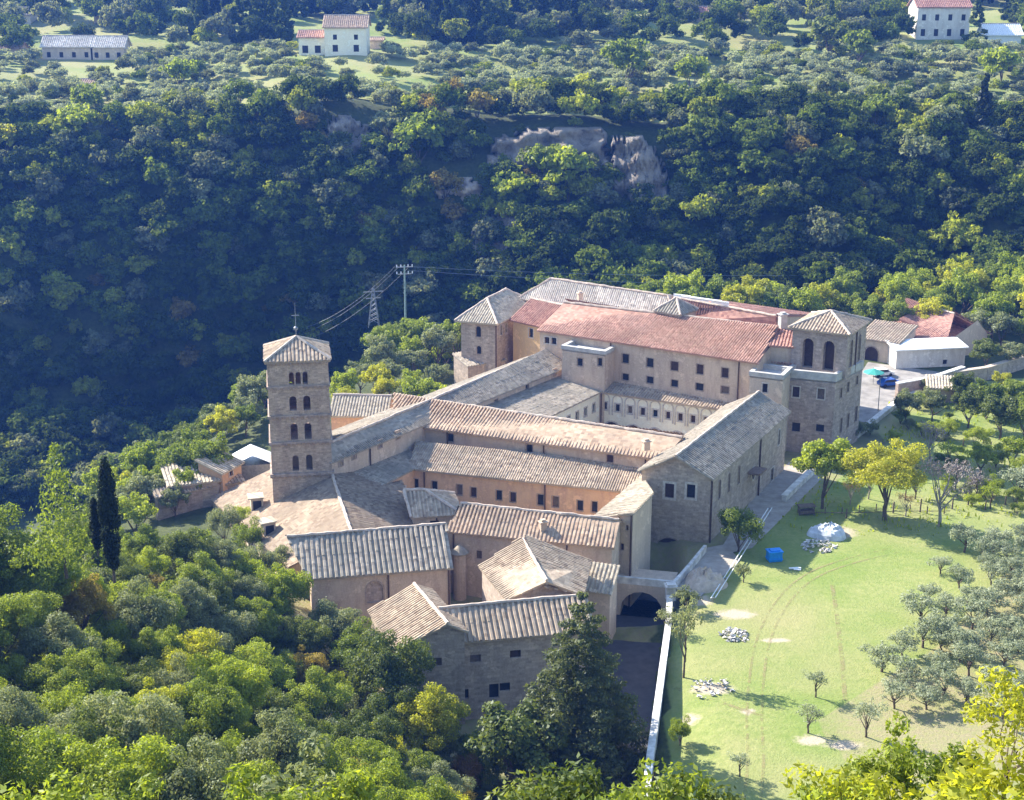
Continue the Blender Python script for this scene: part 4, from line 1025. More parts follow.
for k in range(9):
    x, y, _ = P(808 + k * 17, 512 + 2 * math.sin(k), 0); m = MB(); m.box((x, y, .5), (.12, .12, 1.0)); m.build('post', M['wood'], fr)
m = MB()
for hh in (.45, .85): m.tube([P(806, 512, hh), P(850, 513, hh), P(900, 511, hh), P(950, 511, hh)], .05)
m.build('rail', M['wood'], fr)

# ================================================================== right hand buildings
A = v2(P2(862, 374, 3.4)); A = v2(P2(858, 338, 4)); B = v2(P2(899, 344, 4)); q = back(A, B, 9)
W = Wing('gate_lodge', 'long tan lodge with arched gateway behind the corner tower', 'lodge', q, -1, [4.0, 4.0, 5.4, 5.4], M['plaster_tan'], M['roof_tan'], style='shed', over=.3)
sx, z_, t_ = W.px(0, 871, 358); W.hole(0, sx, -.9, 2.6, 3.6, 'round', 'gateway', 'frame_dim', 'dark', .25); W.win(0, 889.5, 355, .6, .6, frame=None); W.build()
A = v2(P2(897, 350, 3.6)); B = v2(P2(966, 347, 3.6)); q = back(A, B, 4.5)
W = Wing('white_roofed_store', 'grey walled store with long flat white roof right of the tan lodge', 'store building', q, -1, [3.6, 3.6, 4.1, 4.1], M['plaster_white'], M['white'], style='shed', over=.4, tiles=False)
W.win(0, 945, 362, .8, .9, frame=None); W.build(); W.chimney(*P(923, 347, 4.0)[:2], 3.8, .8, .6, 'dark') if False else None
A = v2(P2(892, 331, 3.4)); B = v2(P2(945, 344, 3.4)); q = back(A, B, 13)
W = Wing('red_roof_house', 'single storey house with dark red gabled roof among trees on the right', 'house', q, -1, 3.4, M['plaster_tan'], M['roof_red'], ridge=(P(893 + 15, 301, 6.6), P(952, 314, 6.6)), over=.6, pitch=.45); W.win(0, 915, 345, 1.2, 1.2); W.build()
A = v2(P2(946, 339, 3.0)); B = v2(P2(976, 323, 3.0)); q = back(A, B, 9)
W = Wing('red_roof_annex', 'lower red roofed annex at the right end of the red roofed house', 'house', q, -1, [3.0, 3.0, 5.4, 5.4], M['plaster_tan'], M['roof_red'], style='shed', over=.4); W.win(0, 960, 336, 1.0, 1.0); W.build()
free_wall('rough_stone_wall', [P2(896, 398, 0), P2(930, 392, 0), P2(962, 381, 0)], .7, -.3, 2.6, M['stone_dark'], 'rough purple grey stone wall between parking area and garden', M['limestone'])
A = v2(P2(928, 388, 2.4)); B = v2(P2(962, 390, 2.4)); q = back(A, B, 5)
W = Wing('garden_shed', 'small garden shed with pale tan roof beside the rough stone wall', 'shed', q, -.5, [2.4, 2.4, 3.1, 3.1], M['stone_dark'], M['roof_pale'], style='shed', over=.3); W.win(0, 957, 392, .8, .8, frame=None); W.build()
free_wall('far_garden_wall', [P2(950, 385, 0), P2(985, 380, 0), P2(1024, 368, 0), P2(1060, 360, 0)], .8, -.3, 2.3, M['stone_grey'], 'old grey garden wall with tan coping at the right edge', M['sand'])
# parked vehicles
def car(label, u, v, z, rz, mat, roofmat=None):
    x, y, z = P(u, v, z); r = empty('parked_car', (x, y, z), 0, label, 'car')
    ca, sa = math.cos(rz), math.sin(rz)
    f = lambda lx, ly, lz: (x + lx * ca - ly * sa, y + lx * sa + ly * ca, z + lz)
    prof = [(-2.0, .35), (2.0, .35), (2.05, .75), (1.3, .9), (.7, 1.42), (-1.1, 1.45), (-1.8, .95), (-2.05, .85)]
    m = MB()
    for s_ in (-1, 1): m.face([f(px_, s_ * .82, pz) for px_, pz in (prof if s_ < 0 else prof[::-1])])
    for i in range(len(prof)):
        a, b = prof[i], prof[(i + 1) % len(prof)]; m.face([f(a[0], .82, a[1]), f(b[0], .82, b[1]), f(b[0], -.82, b[1]), f(a[0], -.82, a[1])])
    m.build('body', mat, r)
    m = MB()
    for s_ in (-1, 1): m.face([f(1.0, s_ * .835, .93), f(.6, s_ * .835, 1.33), f(-1.0, s_ * .835, 1.36), f(-1.5, s_ * .835, .95)])
    m.face([f(1.27, -.7, .95), f(1.27, .7, .95), f(.76, .7, 1.4), f(.76, -.7, 1.4)]); m.build('side_glass', M['glass'], r)
    for sx in (-1.25, 1.25):
        for sy in (-.78, .78):
            m = MB(); a, b = f(sx, sy - .1, .33), f(sx, sy + .1, .33); m.tube([a, b], .33, 12); m.build('wheel', M['tyre'], r)
car('dark blue car parked behind the corner tower', 889, 386, .02, .3, M['carblue'])
car('pale car parked behind the blue car', 882, 376, .02, .3, M['limestone'])
x, y, z = P(873, 384, .02); a = empty('market_umbrella', (x, y, 0), 0, 'green canvas parasol open beside the parked blue car', 'parasol')
m = MB(); m.tube([(x, y, 0), (x, y, 2.9)], .05); m.build('pole', M['metal'], a)
m = MB(); m.tube([(x, y, 2.15), (x, y, 2.2), (x, y, 2.9)], [1.9, 1.85, .05], 8, False); m.build('canopy', M['carteal'], a)
x, y, z = P(878, 411, 0); a = empty('street_lamp', (x, y, 0), 0, 'slim grey street lamp by the low wall beside corner tower', 'street lamp')
m = MB(); m.tube([(x, y, 0), (x, y, 5.6), (x + .5, y - .2, 5.9)], [.08, .05, .04]); m.build('pole', M['metal'], a)
m = MB(); m.box((x + .7, y - .25, 5.9), (.6, .25, .12), -.3); m.build('lamp_head', M['white'], a)

# pole, pylon, cables
def gp(u, v):
    g_ = ground(u, v); return g_ if g_ else P(u, v, 0)
x, y, z = P(406, 339, -1); pz = Q(406, 265, y)[2]
a = empty('utility_pole', (x, y, z), 0, 'tall pale green utility pole with insulator arms left of the monastery', 'utility pole')
m = MB(); m.tube([(x, y, z - 1), (x, y, pz)], [.24, .15], 8); m.build('pole', M['steel'], a)
for hh in (0, 1.4):
    m = MB(); m.box((x, y, pz - .4 - hh), (3.4 - hh * .5, .15, .15), .2); m.build('cross_arm', M['metal'], a)
    for k in (-1.5, -.7, .7, 1.5):
        m = MB(); m.tube([(x + k, y + k * .2, pz - .35 - hh), (x + k, y + k * .2, pz + .1 - hh)], [.13, .08], 6); m.build('insulator', M['white'], a)
x2, y2, _ = P(374, 322, -3); z2 = -3; tz = Q(376, 288, y2)[2]
a = empty('lattice_pylon', (x2, y2, z2), 0, 'grey steel lattice pylon among the trees left of the utility pole', 'pylon')
m = MB()
for sx in (-1, 1):
    for sy in (-1, 1): m.tube([(x2 + sx * 1.1, y2 + sy * 1.1, z2 - 1), (x2 + sx * .15, y2 + sy * .15, tz)], .1, 5)
for k in range(7):
    t0, t1 = k / 7, (k + 1) / 7; w0 = 1.1 - .95 * t0; w1 = 1.1 - .95 * t1; za, zb_ = z2 + (tz - z2) * t0, z2 + (tz - z2) * t1
    for s_ in (-1, 1):
        m.tube([(x2 - w0, y2 + s_ * w0, za), (x2 + w1, y2 + s_ * w1, zb_)], .06, 4); m.tube([(x2 + w0, y2 + s_ * w0, za), (x2 - w1, y2 + s_ * w1, zb_)], .06, 4)
m.build('lattice', M['metal'], a)
m = MB(); m.box((x2, y2, tz - .8), (4.2, .2, .2), .3); m.box((x2, y2, tz - 2.2), (3.2, .2, .2), .3); m.build('cross_arm', M['metal'], a)
def cable(label, p, q, sag, r=.035):
    p, q = Vector(p), Vector(q); m = MB(); pts = []
    for k in range(17):
        t = k / 16; c = p + (q - p) * t; c.z -= sag * 4 * t * (1 - t); pts.append(c)
    m.tube(pts, r, 4); tag(m.build('power_cable', M['metal']), label, 'cable', 'power cables strung from the utility pole')
for k, lb in ((-1.5, 'uppermost'), (-.7, 'middle'), (.7, 'lowest')):
    cable(f'{lb} of three thin cables sloping down left from the utility pole', (x + k, y + k * .2, pz + .1 - (.7 if k > 0 else 0)), Q(300, 338 + 6 * k, y + 40), 2.0)
for k, lb in ((-.7, 'upper'), (1.5, 'lower')):
    cable(f'{lb} thin cable running right from the utility pole behind the roofs', (x + k, y + k * .2, pz - .2 - (1.0 if k > 0 else 0)), Q(1100, 262 + 14 * (k > 0), 330), 2.5)

# ================================================================== far houses
def far_house(label, u, v, wpx, hpx, wall, roof, depth=9, rot=0, style='gable', rise=2.0, wins=(), bury=2.0, floors=1):
    g_ = ground(u, v); x, y, z = g_; sc_ = math.hypot(y, CAM_H - z) / FPX * 1.02
    wd = wpx * sc_; hh = hpx * sc_
    ca, sa = math.cos(rot), math.sin(rot)
    f = lambda lx, ly: (x + lx * ca - ly * sa, y + lx * sa + ly * ca)
    q = [f(-wd / 2, 0), f(wd / 2, 0), f(wd / 2, depth), f(-wd / 2, depth)]
    W = Wing('far_house', label, 'house', q, z - bury, z + hh, M[wall], M[roof], style=style, rz=z + hh + rise, over=.6, pitch=.6)
    for s_, zz, ww, wh in wins: W.hole(0, wd * s_, z + hh * zz, ww, wh, frame=None)
    W.build(); return W
def wrow(n, zz, ww=1.2, wh=1.5): return [((k + .5) / n, zz, ww, wh) for k in range(n)]
far_house('cream villa with red tiled porch roof on the ridge above olive grove', 318, 56, 36, 17, 'plaster_cream', 'roof_salmon', wins=wrow(3, .12, 1.8, 2.2), rise=1.6)
far_house('taller cream villa block with gabled red roof beside the porch wing', 346, 56, 40, 26, 'plaster_cream', 'roof_pink', 11, wins=wrow(2, .12, 1.6, 2.0) + wrow(2, .55, 1.2, 1.5), rise=3.0)
far_house('cream garden outbuilding with terrace wall right of the villa', 374, 49, 16, 8, 'plaster_tan', 'roof_pink', 5, rise=.6)
far_house('tall white house with red roof in the top right corner', 942, 40, 50, 30, 'plaster_white', 'roof_red', 12, wins=wrow(4, .1, 1.4, 2.2) + wrow(4, .58, 1.3, 1.9), rise=3)
far_house('white pitched marquee shaped hut right of the white house', 1003, 44, 34, 8, 'white', 'white', 9, rise=3.0)
far_house('low farmhouse with pale double roof at upper left', 68, 60, 48, 12, 'plaster_tan', 'roof_bleached', 8, wins=wrow(4, .15, 1.2, 1.6), rise=2.8)
far_house('second low farmhouse with pale roof just right of the first', 108, 60, 32, 12, 'plaster_tan', 'roof_bleached', 8, wins=wrow(3, .15, 1.2, 1.6), rise=2.8)
far_house('small tan cottage at the upper left edge', 6, 58, 28, 8, 'plaster_tan', 'roof_pink', 8, rise=1.5)
far_house('pink roofed cottage half hidden by trees near the top left', 108, 24, 26, 7, 'plaster_tan', 'roof_pink', 8, rise=1.6)
far_house('white walled house at the top left corner', 10, 26, 40, 10, 'plaster_white', 'roof_grey', 8, rise=2.2)
far_house('low red roof showing above the trees at top centre', 694, 22, 34, 8, 'plaster_tan', 'roof_red', 8, rise=1.8)
far_house('small red roofed house between dark trees at top right', 838, 16, 18, 8, 'plaster_tan', 'roof_red', 8, rise=1.8)
far_house('long low barn roof hidden among olives at left', 92, 88, 30, 4, 'plaster_tan', 'roof_pink', 5, rise=.8)

# ================================================================== trees
def crown_arrays(seed, rx, rz, n, leaf, kind='broad'):
    """leaf quads spread through clumps; crown base at z=0; returns V (n*4,3), F"""
    rs = np.random.RandomState(seed)
    if kind in ('broad', 'olive', 'shrub'):
        nc = {'broad': 62, 'olive': 26, 'shrub': 30}[kind]
        d = rs.randn(nc, 3); d /= np.linalg.norm(d, axis=1)[:, None]; d[:, 2] = np.where(d[:, 2] < -.35, -d[:, 2] * .6, d[:, 2])
        rad = rs.uniform(.3, .98, nc) ** .8
        C = d * rad[:, None] * np.array([rx, rx, rz]) + np.array([0, 0, rz])
        C[:, :2] += rs.uniform(-.18, .18, (nc, 2)) * rx
        cr = rs.uniform(.15, .33, nc) * rx * (1.15 if kind != 'broad' else 1)
    elif kind == 'cone':
        nc = 46; t = rs.uniform(0, 1, nc) ** .8; a = rs.uniform(0, 6.28, nc)
        rr = rx * (1 - t) * rs.uniform(.45, .95, nc) + .05 * rx
        C = np.stack([rr * np.cos(a), rr * np.sin(a), t * 2 * rz * .96], 1); cr = (.3 - .18 * t) * rx
    elif kind == 'cypress':
        nc = 110; t = rs.uniform(0, 1, nc); a = rs.uniform(0, 6.28, nc); pr = np.sin(np.clip(t * .93 + .07, 0, 1) * math.pi) ** .55
        C = np.stack([rx * .5 * pr * np.cos(a), rx * .5 * pr * np.sin(a), t * 2 * rz], 1); cr = .55 * rx * (pr * .8 + .2)
    elif kind == 'pine':                   # tiers of drooping boughs
        L_, cr = [], []
        for k in range(15):
            t = k / 14; nb = int(9 - 5 * t); a0 = rs.uniform(0, 6.28); Rk = rx * (1 - t) ** .75 * rs.uniform(.82, 1.1) + .25
            for j in range(nb):
                a = a0 + 6.28 * j / nb + rs.uniform(-.25, .25)
                for s_ in (.35, .62, .9):
                    L_.append((Rk * s_ * math.cos(a), Rk * s_ * math.sin(a), t * 2 * rz - .12 * Rk * s_ + rs.uniform(-.2, .2))); cr.append(.17 * Rk + .32)
        C = np.array(L_); cr = np.array(cr); nc = len(C)
    w_ = cr ** 2; idx = rs.choice(nc, n, p=w_ / w_.sum())
    d = rs.randn(n, 3); d /= np.linalg.norm(d, axis=1)[:, None]; r = rs.uniform(.3, 1, n) ** .5 * np.where(rs.rand(n) < .14, rs.uniform(1.0, 1.35, n), 1)
    sq = np.array([1, 1, .75 if kind != 'pine' else .42])
    c = C[idx] + d * (r * cr[idx])[:, None] * sq
    nr = d * .8 + np.array([0, 0, .45]) + rs.randn(n, 3) * .55; nr /= np.linalg.norm(nr, axis=1)[:, None]
    t1 = np.cross(nr, rs.randn(n, 3)); t1 /= np.linalg.norm(t1, axis=1)[:, None] + 1e-9; t2 = np.cross(nr, t1)
    s_ = leaf * rs.uniform(.6, 1.35, n)[:, None]; asp = {'olive': .45, 'shrub': .42, 'pine': .4}.get(kind, .75)
    V = np.empty((n, 4, 3)); V[:, 0] = c - t1 * s_ * .5; V[:, 1] = c + t2 * s_ * .5 * asp - nr * s_ * .08
    V[:, 2] = c + t1 * s_ * .5; V[:, 3] = c - t2 * s_ * .5 * asp - nr * s_ * .08
    return V.reshape(-1, 3), np.arange(n * 4).reshape(-1, 4), C
def trunk_mesh(name, h, r, C, mat, lean=0.0, seed=0, up=True, nl=7):
    rs = random.Random(seed); m = MB(); top = h
    pts = [(0, 0, -1.0), (lean * .3, 0, h * .35), (lean * .7 + rs.uniform(-.1, .1), rs.uniform(-.15, .15), h * .75), (lean, 0, top * 1.15)]
    m.tube(pts, [r * 1.25, r * .95, r * .75, r * .45], 7, False)
    if len(C):
        for k in range(nl):
            c = C[rs.randrange(len(C))]; z0 = h * rs.uniform(.6, 1.1); b = (lean * .8, 0, z0)
            e = (c[0], c[1], c[2] + h); mid_ = ((b[0] + e[0]) / 2 + rs.uniform(-.3, .3), (b[1] + e[1]) / 2 + rs.uniform(-.3, .3), (b[2] * .55 + e[2] * .45))
            m.tube([b, mid_, e], [r * .5, r * .3, r * .1], 5, False)
    me = bpy.data.meshes.new(name); me.from_pydata(m.v, [], m.f); me.materials.append(mat); return me
PROTO = {}
def proto(kind, cls, k, rx, rz, n, leaf, h, r, bark='bark'):
    V, F, C = crown_arrays(hash_(cls, k), rx, rz, n, leaf, kind)
    V = V + np.array([0, 0, h * .85]); 
    cm = np_mesh('crown', V, F, L['green'])
    tm = trunk_mesh('trunk', h, r, C, M[bark], (.3 if kind == 'olive' else .1) * (k - 1), k, nl=(9 if kind in ('olive', 'shrub') else 6) if kind not in ('cypress', 'cone', 'pine') else 0)
    PROTO.setdefault(cls, []).append((cm, tm, V, F, rx, h + 2 * rz))
def hash_(s, k): return (sum(ord(c) * (i + 7) for i, c in enumerate(s)) * 31 + k * 977) % 100000
for k in range(4): proto('broad', 'near', k, 3.5, 3.3, 24000, .185, 1.8, .22)
for k in range(3): proto('shrub', 'bush', k, 2.4, 1.9, 9500, .20, .5, .12)
for k in range(4): proto('broad', 'mid', k, 4.0, 3.8, 7500, .38, 2.2, .24)
for k in range(4): proto('broad', 'far', k, 4.2, 4.0, 1700, .78, 1.8, .28)
for k in range(3): proto('olive', 'olive', k, 2.1, 1.4, 1500, .30, 1.3, .15)
for k in range(2): proto('olive', 'thin', k, 1.9, 1.6, 700, .28, 1.6, .13)
for k in range(2): proto('olive', 'bare', k, 2.6, 2.2, 900, .22, 2.2, .17, 'bark_pale')
for k in range(2): proto('cone', 'farcone', k, 3.4, 6.5, 1500, .95, 1.5, .3)
proto('pine', 'fir', 0, 2.9, 3.9, 2600, .36, .8, .13)
proto('cypress', 'cypress', 0, 1.5, 4.6, 12000, .26, .5, .2)
proto('pine', 'pine', 0, 6.6, 8.0, 42000, .42, 2.2, .42)
TREES = []
def tree(cls, x, y, leaf, s=1.0, zs=1.0, rz=None, z=None, name='tree', label=None, cat='tree', group=None, k=None, zone=None, kindword='tree'):
    pr = PROTO[cls]; k = rng.randrange(len(pr)) if k is None else k % len(pr); cm, tm, _, _, rx, ht = pr[k]
    z = float(gz(x, y)) - .1 if z is None else z
    e = empty(name, (x, y, z), rng.uniform(0, 6.28) if rz is None else rz, label, cat, group); e.scale = (s, s, s * zs)
    for nm, me in (('trunk', tm), ('crown', cm)):
        o = bpy.data.objects.new(nm, me); col.objects.link(o); o.parent = e
        if nm == 'crown': o.material_slots[0].link = 'OBJECT'; o.material_slots[0].material = L[leaf]
    u, v, w_ = proj((x, y, z + ht * s * zs * .6))
    TREES.append(dict(o=e, u=u, v=v, leaf=leaf, zone=zone, kw=kindword, y=y, r=rx * s * FPX / w_))
    return e
rng = random.Random(11)
def pick(opts):
    t = rng.random() * sum(w_ for _, w_ in opts)
    for n_, w_ in opts:
        t -= w_
        if t <= 0: return n_
    return opts[-1][0]
def place_px(cls, u, v, leaf, zone, s=1.0, **kw):     # foot of the tree at u,v
    g_ = ground(u, v)
    if g_ is None: return None
    return tree(cls, g_[0], g_[1], leaf, s, zone=zone, **kw)
class Spread:
    """poisson-like spacing on the ground"""
    def __init__(s): s.p = []
    def ok(s, x, y, d):
        for a, b, r in s.p:
            if (a - x) ** 2 + (b - y) ** 2 < (d * .5 + r * .5) ** 2: return False
        s.p.append((x, y, d)); return True
SP = Spread()
def fill(cls, poly, n, leaves, zone, smin, smax, space, kw='tree', zs=(.9, 1.15), tries=40, world=False, name='tree', cat='tree', avoid=None):
    us = [p[0] for p in poly]; vs = [p[1] for p in poly]; made = 0
    for _ in range(n * tries):
        if made >= n: break
        a, b = rng.uniform(min(us), max(us)), rng.uniform(min(vs), max(vs))
        if not in_poly(np.array(a), np.array(b), poly): continue
        g_ = (a, b) if world else ground(a, b)
        if g_ is None: continue
        s = rng.uniform(smin, smax)
        if avoid and avoid(g_[0], g_[1]): continue
        if not SP.ok(g_[0], g_[1], space * s): continue
        c = pick(cls) if isinstance(cls, list) else cls
        bs = c == 'bush'; tree(c, g_[0], g_[1], pick(leaves), s, rng.uniform(*zs), zone=zone, kindword='bush' if bs else kw, name='bush' if bs else name, cat='bush' if bs else cat); made += 1
# -- big conifer and other named trees
def single(cls, u, v, leaf, s, label, zs=1.0, name='tree', k=0, cat='tree', z=None, xy=None):
    g_ = xy or ground(u, v) or P(u, v, 0); SP.ok(g_[0], g_[1], PROTO[cls][0][4] * s)
    return tree(cls, g_[0], g_[1], leaf, s, zs, name=name, label=label, k=k, cat=cat, z=z)
cx, cy = P2(580, 772, -4)
single('pine', 0, 0, 'pine', 1.08, 'big dark shaggy conifer standing in front of the nearest stone house', 1.0, 'conifer_tree', xy=(cx, cy), z=-4.2)
for k_, (u_, v_, y_, lf_, s_) in enumerate(((-8, 492, 124, 'green', 1.15), (12, 486, 128, 'grey', 1.0), (30, 496, 122, 'lime', 1.0), (72, 500, 124, 'autumn', .8), (128, 505, 128, 'grey', .95), (150, 516, 134, 'green', .9), (178, 528, 140, 'grey', .85), (205, 540, 144, 'dark', .8), (240, 548, 150, 'grey', .75), (268, 566, 150, 'lime', .7), (215, 512, 158, 'grey', .7), (182, 505, 160, 'green', .7), (302, 590, 146, 'dark', .75))):
    x_, yy_, zt_ = Q(u_, v_, y_); SP.ok(x_, yy_, 3.5 * s_); tree('near', x_, yy_, lf_, s_, 1.1, z=min(zt_ - 8.5 * s_ * 1.1, float(gz(x_, yy_))), zone='slope', k=k_)
for k_, (u_, v_, lf_, s_) in enumerate(((455, 775, 'dark', .9), (480, 790, 'green', 1.0), (440, 790, 'grey', 1.0), (505, 800, 'dark', 1.1), (465, 800, 'rust', .8), (225, 545, 'grey', .9), (250, 560, 'green', .9), (245, 535, 'lime', .7), (282, 580, 'grey', .8))):
    place_px('bush', u_, v_, lf_, 'slope', s_, zs=1.4, name='bush', cat='bush', kindword='bush')
def by_top(cls, u, v, y, leaf, s, label, zs, name):
    x, yy, zt = Q(u, v, y); SP.ok(x, yy, 3.6); return tree(cls, x, yy, leaf, s, zs, name=name, label=label, k=0, z=zt - PROTO[cls][0][5] * s * zs)
by_top('cypress', 104, 456, 112, 'cypress', .58, 'tall slender blackish cypress standing out on the near left slope', 1.75, 'cypress_tree')
by_top('cypress', 93, 497, 113, 'cypress', .34, 'short dark cypress close against the tall slender cypress', 1.4, 'cypress_tree')
by_top('fir', 54, 445, 118, 'green', 1.0, 'pale feathery young fir left of the tall cypress', 1.25, 'fir_tree')
single('near', 884, 521, 'bright', 1.5, 'round bright yellow green tree casting long shadow on lawn', .95, k=0)
single('mid', 822, 510, 'lime', .95, 'olive brown leafy tree between corner tower and yellow tree', 1.25, k=1)
single('bare', 940, 527, 'bare', 1.45, 'bare grey twiggy tree right of the yellow tree on the lawn edge', 1.15, k=0)
single('bush', 738, 553, 'green', 1.25, 'dense round green bush against the side wall of the church', 1.2, 'bush', cat='bush')
single('thin', 683, 680, 'grey', .95, 'tall thin tree with wispy crown beside the lane wall', 2.1, k=0)
single('thin', 668, 640, 'grey', .8, 'small wispy grey green tree near the white gate pillar', 1.2, k=1)
single('olive', 686, 612, 'grey', .75, 'low grey green tree beside the sandy mound', 1.0, k=1)
single('olive', 743, 583, 'grey', .55, 'little sapling between sandy mound and blue bin', 1.2, k=2)
single('mid', 522, 770, 'dark', 1.15, 'dark shaggy tree left of the big conifer', 1.0, k=2, xy=P2(516, 795, -4), z=-5.2)
single('near', 0, 0, 'dark', 1.2, 'dark leafy tree against the left wall of the low lodge', 1.25, k=1, xy=P2(388, 735, -3), z=-3.5)
single('near', 0, 0, 'bright', 1.0, 'bright yellow green tree just below the windows of the low lodge', 1.1, k=2, xy=P2(432, 765, -3), z=-3.5)
single('near', 0, 0, 'grey', .95, 'grey green tree hiding the left end of the sacristy wing wall', 1.1, k=3, xy=P2(335, 660, -1), z=-2.5)
single('near', 0, 0, 'green', 1.05, 'round green tree below the lower left end of the low lodge', 1.0, k=0, xy=P2(360, 690, -2), z=-3)
single('bush', 680, 748, 'lime', .5, 'small leafy shrub in the shade beside the lane wall', 1.5, 'bush', cat='bush')
for u, v, s, lb in ((816, 699, .75, 'small leaning olive on the open lawn nearest the faint footpath'), (808, 735, .8, 'lone olive on the lawn with bare red soil around its trunk'),
                    (740, 778, .62, 'tiny olive at the bottom of the lawn near the wheel tracks'), (866, 738, .95, 'pale olive just above the near yellow bushes')):
    single('thin', u, v, 'olive', s, lb, .95, 'olive_tree', k=rng.randrange(2), cat='olive tree')
# -- olive grove on the lawn's right
for (u, v) in ((890, 712), (925, 707), (968, 702), (900, 690), (935, 680), (965, 672), (1000, 690), (905, 655), (945, 650), (985, 645), (1020, 655), (915, 628), (950, 620), (990, 612), (1022, 622), (930, 600), (962, 592),
               (995, 585), (1024, 592), (945, 573), (978, 566), (1010, 560), (960, 553), (1020, 540), (1035, 575), (1040, 610), (1045, 640), (880, 672), (975, 632), (1000, 604), (1012, 576), (985, 580), (940, 635), (925, 645), (968, 655), (1015, 605), (1035, 600), (1030, 560), (990, 555), (972, 610), (955, 665), (1035, 625), (1008, 668), (940, 700), (1010, 640), (1000, 720), (1030, 700)):
    g_ = P(u + rng.uniform(-5, 5), v + rng.uniform(-4, 4), 0); SP.ok(g_[0], g_[1], 2.5)
    tree('olive', g_[0], g_[1], 'olive', rng.uniform(.72, 1.05), rng.uniform(.8, 1.05), zone='grove', kindword='silver olive', name='olive_tree', cat='olive tree')
# -- garden trees right
for u, v, c, lf, s in ((905, 425, 'mid', 'grey', .62), (932, 422, 'mid', 'grey', .55), (968, 428, 'mid', 'dark', .72), (1000, 440, 'mid', 'dark', .85), (985, 418, 'mid', 'green', .7), (1015, 415, 'mid', 'green', .7), (960, 405, 'mid', 'dark', .6),
                    (948, 468, 'thin', 'lime', 1.0), (980, 475, 'mid', 'lime', .5), (1018, 500, 'olive', 'olive', 1.3), (1010, 470, 'mid', 'lime', .55), (990, 510, 'thin', 'lime', .9), (955, 490, 'thin', 'bare', 1.0),
                    (930, 460, 'bare', 'bare', 1.0), (915, 500, 'thin', 'lime', .8), (975, 500, 'thin', 'bare', .9), (1024, 445, 'mid', 'green', .8), (1000, 395, 'mid', 'bright', .45), (868, 500, 'bare', 'rust', .7), (850, 505, 'bare', 'rust', .6), (905, 518, 'bare', 'rust', .6),
                    (925, 395, 'mid', 'grey', .35), (1005, 425, 'bush', 'lime', .9), (975, 450, 'bush', 'lime', .9), (945, 440, 'bush', 'lime', .8), (1020, 480, 'bush', 'lime', .9), (855, 440, 'bush', 'grey', .7), (870, 436, 'bush', 'grey', .6)):
    place_px(c, u, v, lf, 'garden', s, **(dict(name='bush', cat='bush', kindword='bush') if c == 'bush' else {}))
for u, v, c, lf, s in ((975, 345, 'mid', 'grey', .75), (1000, 350, 'mid', 'grey', .85), (1024, 352, 'mid', 'green', .8), (985, 372, 'mid', 'dark', .7), (1012, 372, 'mid', 'grey', .6), (1010, 330, 'mid', 'lime', .7), (992, 322, 'mid', 'autumn', .7), (1020, 312, 'mid', 'bright', .7), (1000, 305, 'mid', 'autumn', .6),
                    (883, 318, 'mid', 'bright', .65), (905, 340, 'bush', 'lime', .8), (925, 337, 'bush', 'green', .9), (935, 345, 'bush', 'dark', .8), (915, 332, 'bush', 'lime', .6), (1030, 335, 'mid', 'green', .8), (960, 305, 'mid', 'green', .6)):
    place_px(c, u, v, lf, 'redhouse', s, **(dict(name='bush', cat='bush', kindword='bush') if c == 'bush' else {}))
fill('bush', [(905, 400), (1024, 395), (1030, 520), (960, 515), (900, 470), (880, 445)], 34, [('lime', 3), ('green', 3), ('grey', 1.5)], 'garden', .35, .75, 3.2)
# -- trees behind the monastery
single('mid', 845, 316, 'plum', .62, 'plum coloured tree behind the square corner tower', 1.0, k=0)
single('mid', 668, 308, 'plum', .42, 'small plum tree rising behind the roof lantern', 1.3, k=1, xy=Q(666, 300, 282)[:2])
def behind(u0, u1, y0, y1, n, leaves, zone, smin=.75, smax=1.1):
    made = 0
    for _ in range(n * 30):
        if made >= n: break
        u = rng.uniform(u0, u1); y = rng.uniform(y0, y1); x = (u - 512) / FPX * y * 1.02; s = rng.uniform(smin, smax)
        if not SP.ok(x, y, 5.2 * s): continue
        tree('mid', x, y, pick(leaves), s, rng.uniform(.9, 1.2), zone=zone); made += 1
behind(620, 1040, 284, 306, 40, [('green', 3), ('dark', 1), ('lime', 3), ('bright', 1), ('grey', .8), ('autumn', .4)], 'terrace', .8, 1.15)
behind(420, 640, 284, 302, 18, [('dark', 2), ('lime', 1.2), ('green', 1.5), ('grey', 1.2)], 'rear', .8, 1.25)
behind(345, 460, 250, 285, 16, [('lime', 2), ('green', 1.5), ('grey', 1.5), ('dark', 1)], 'westedge', .6, .95)
behind(332, 440, 222, 250, 14, [('lime', 2), ('bright', 1.5), ('grey', 1)], 'westedge', .5, .75)
# -- wooded edge left of the tower
fill('mid', [(-66, 192), (-56, 175), (-47, 190), (-42, 205), (-38, 235), (-36, 258), (-46, 258), (-58, 225)], 40, [('green', 3), ('grey', 2), ('lime', 2.2), ('dark', 1), ('bright', .4)], 'edge', .5, .85, 4.6, world=True)
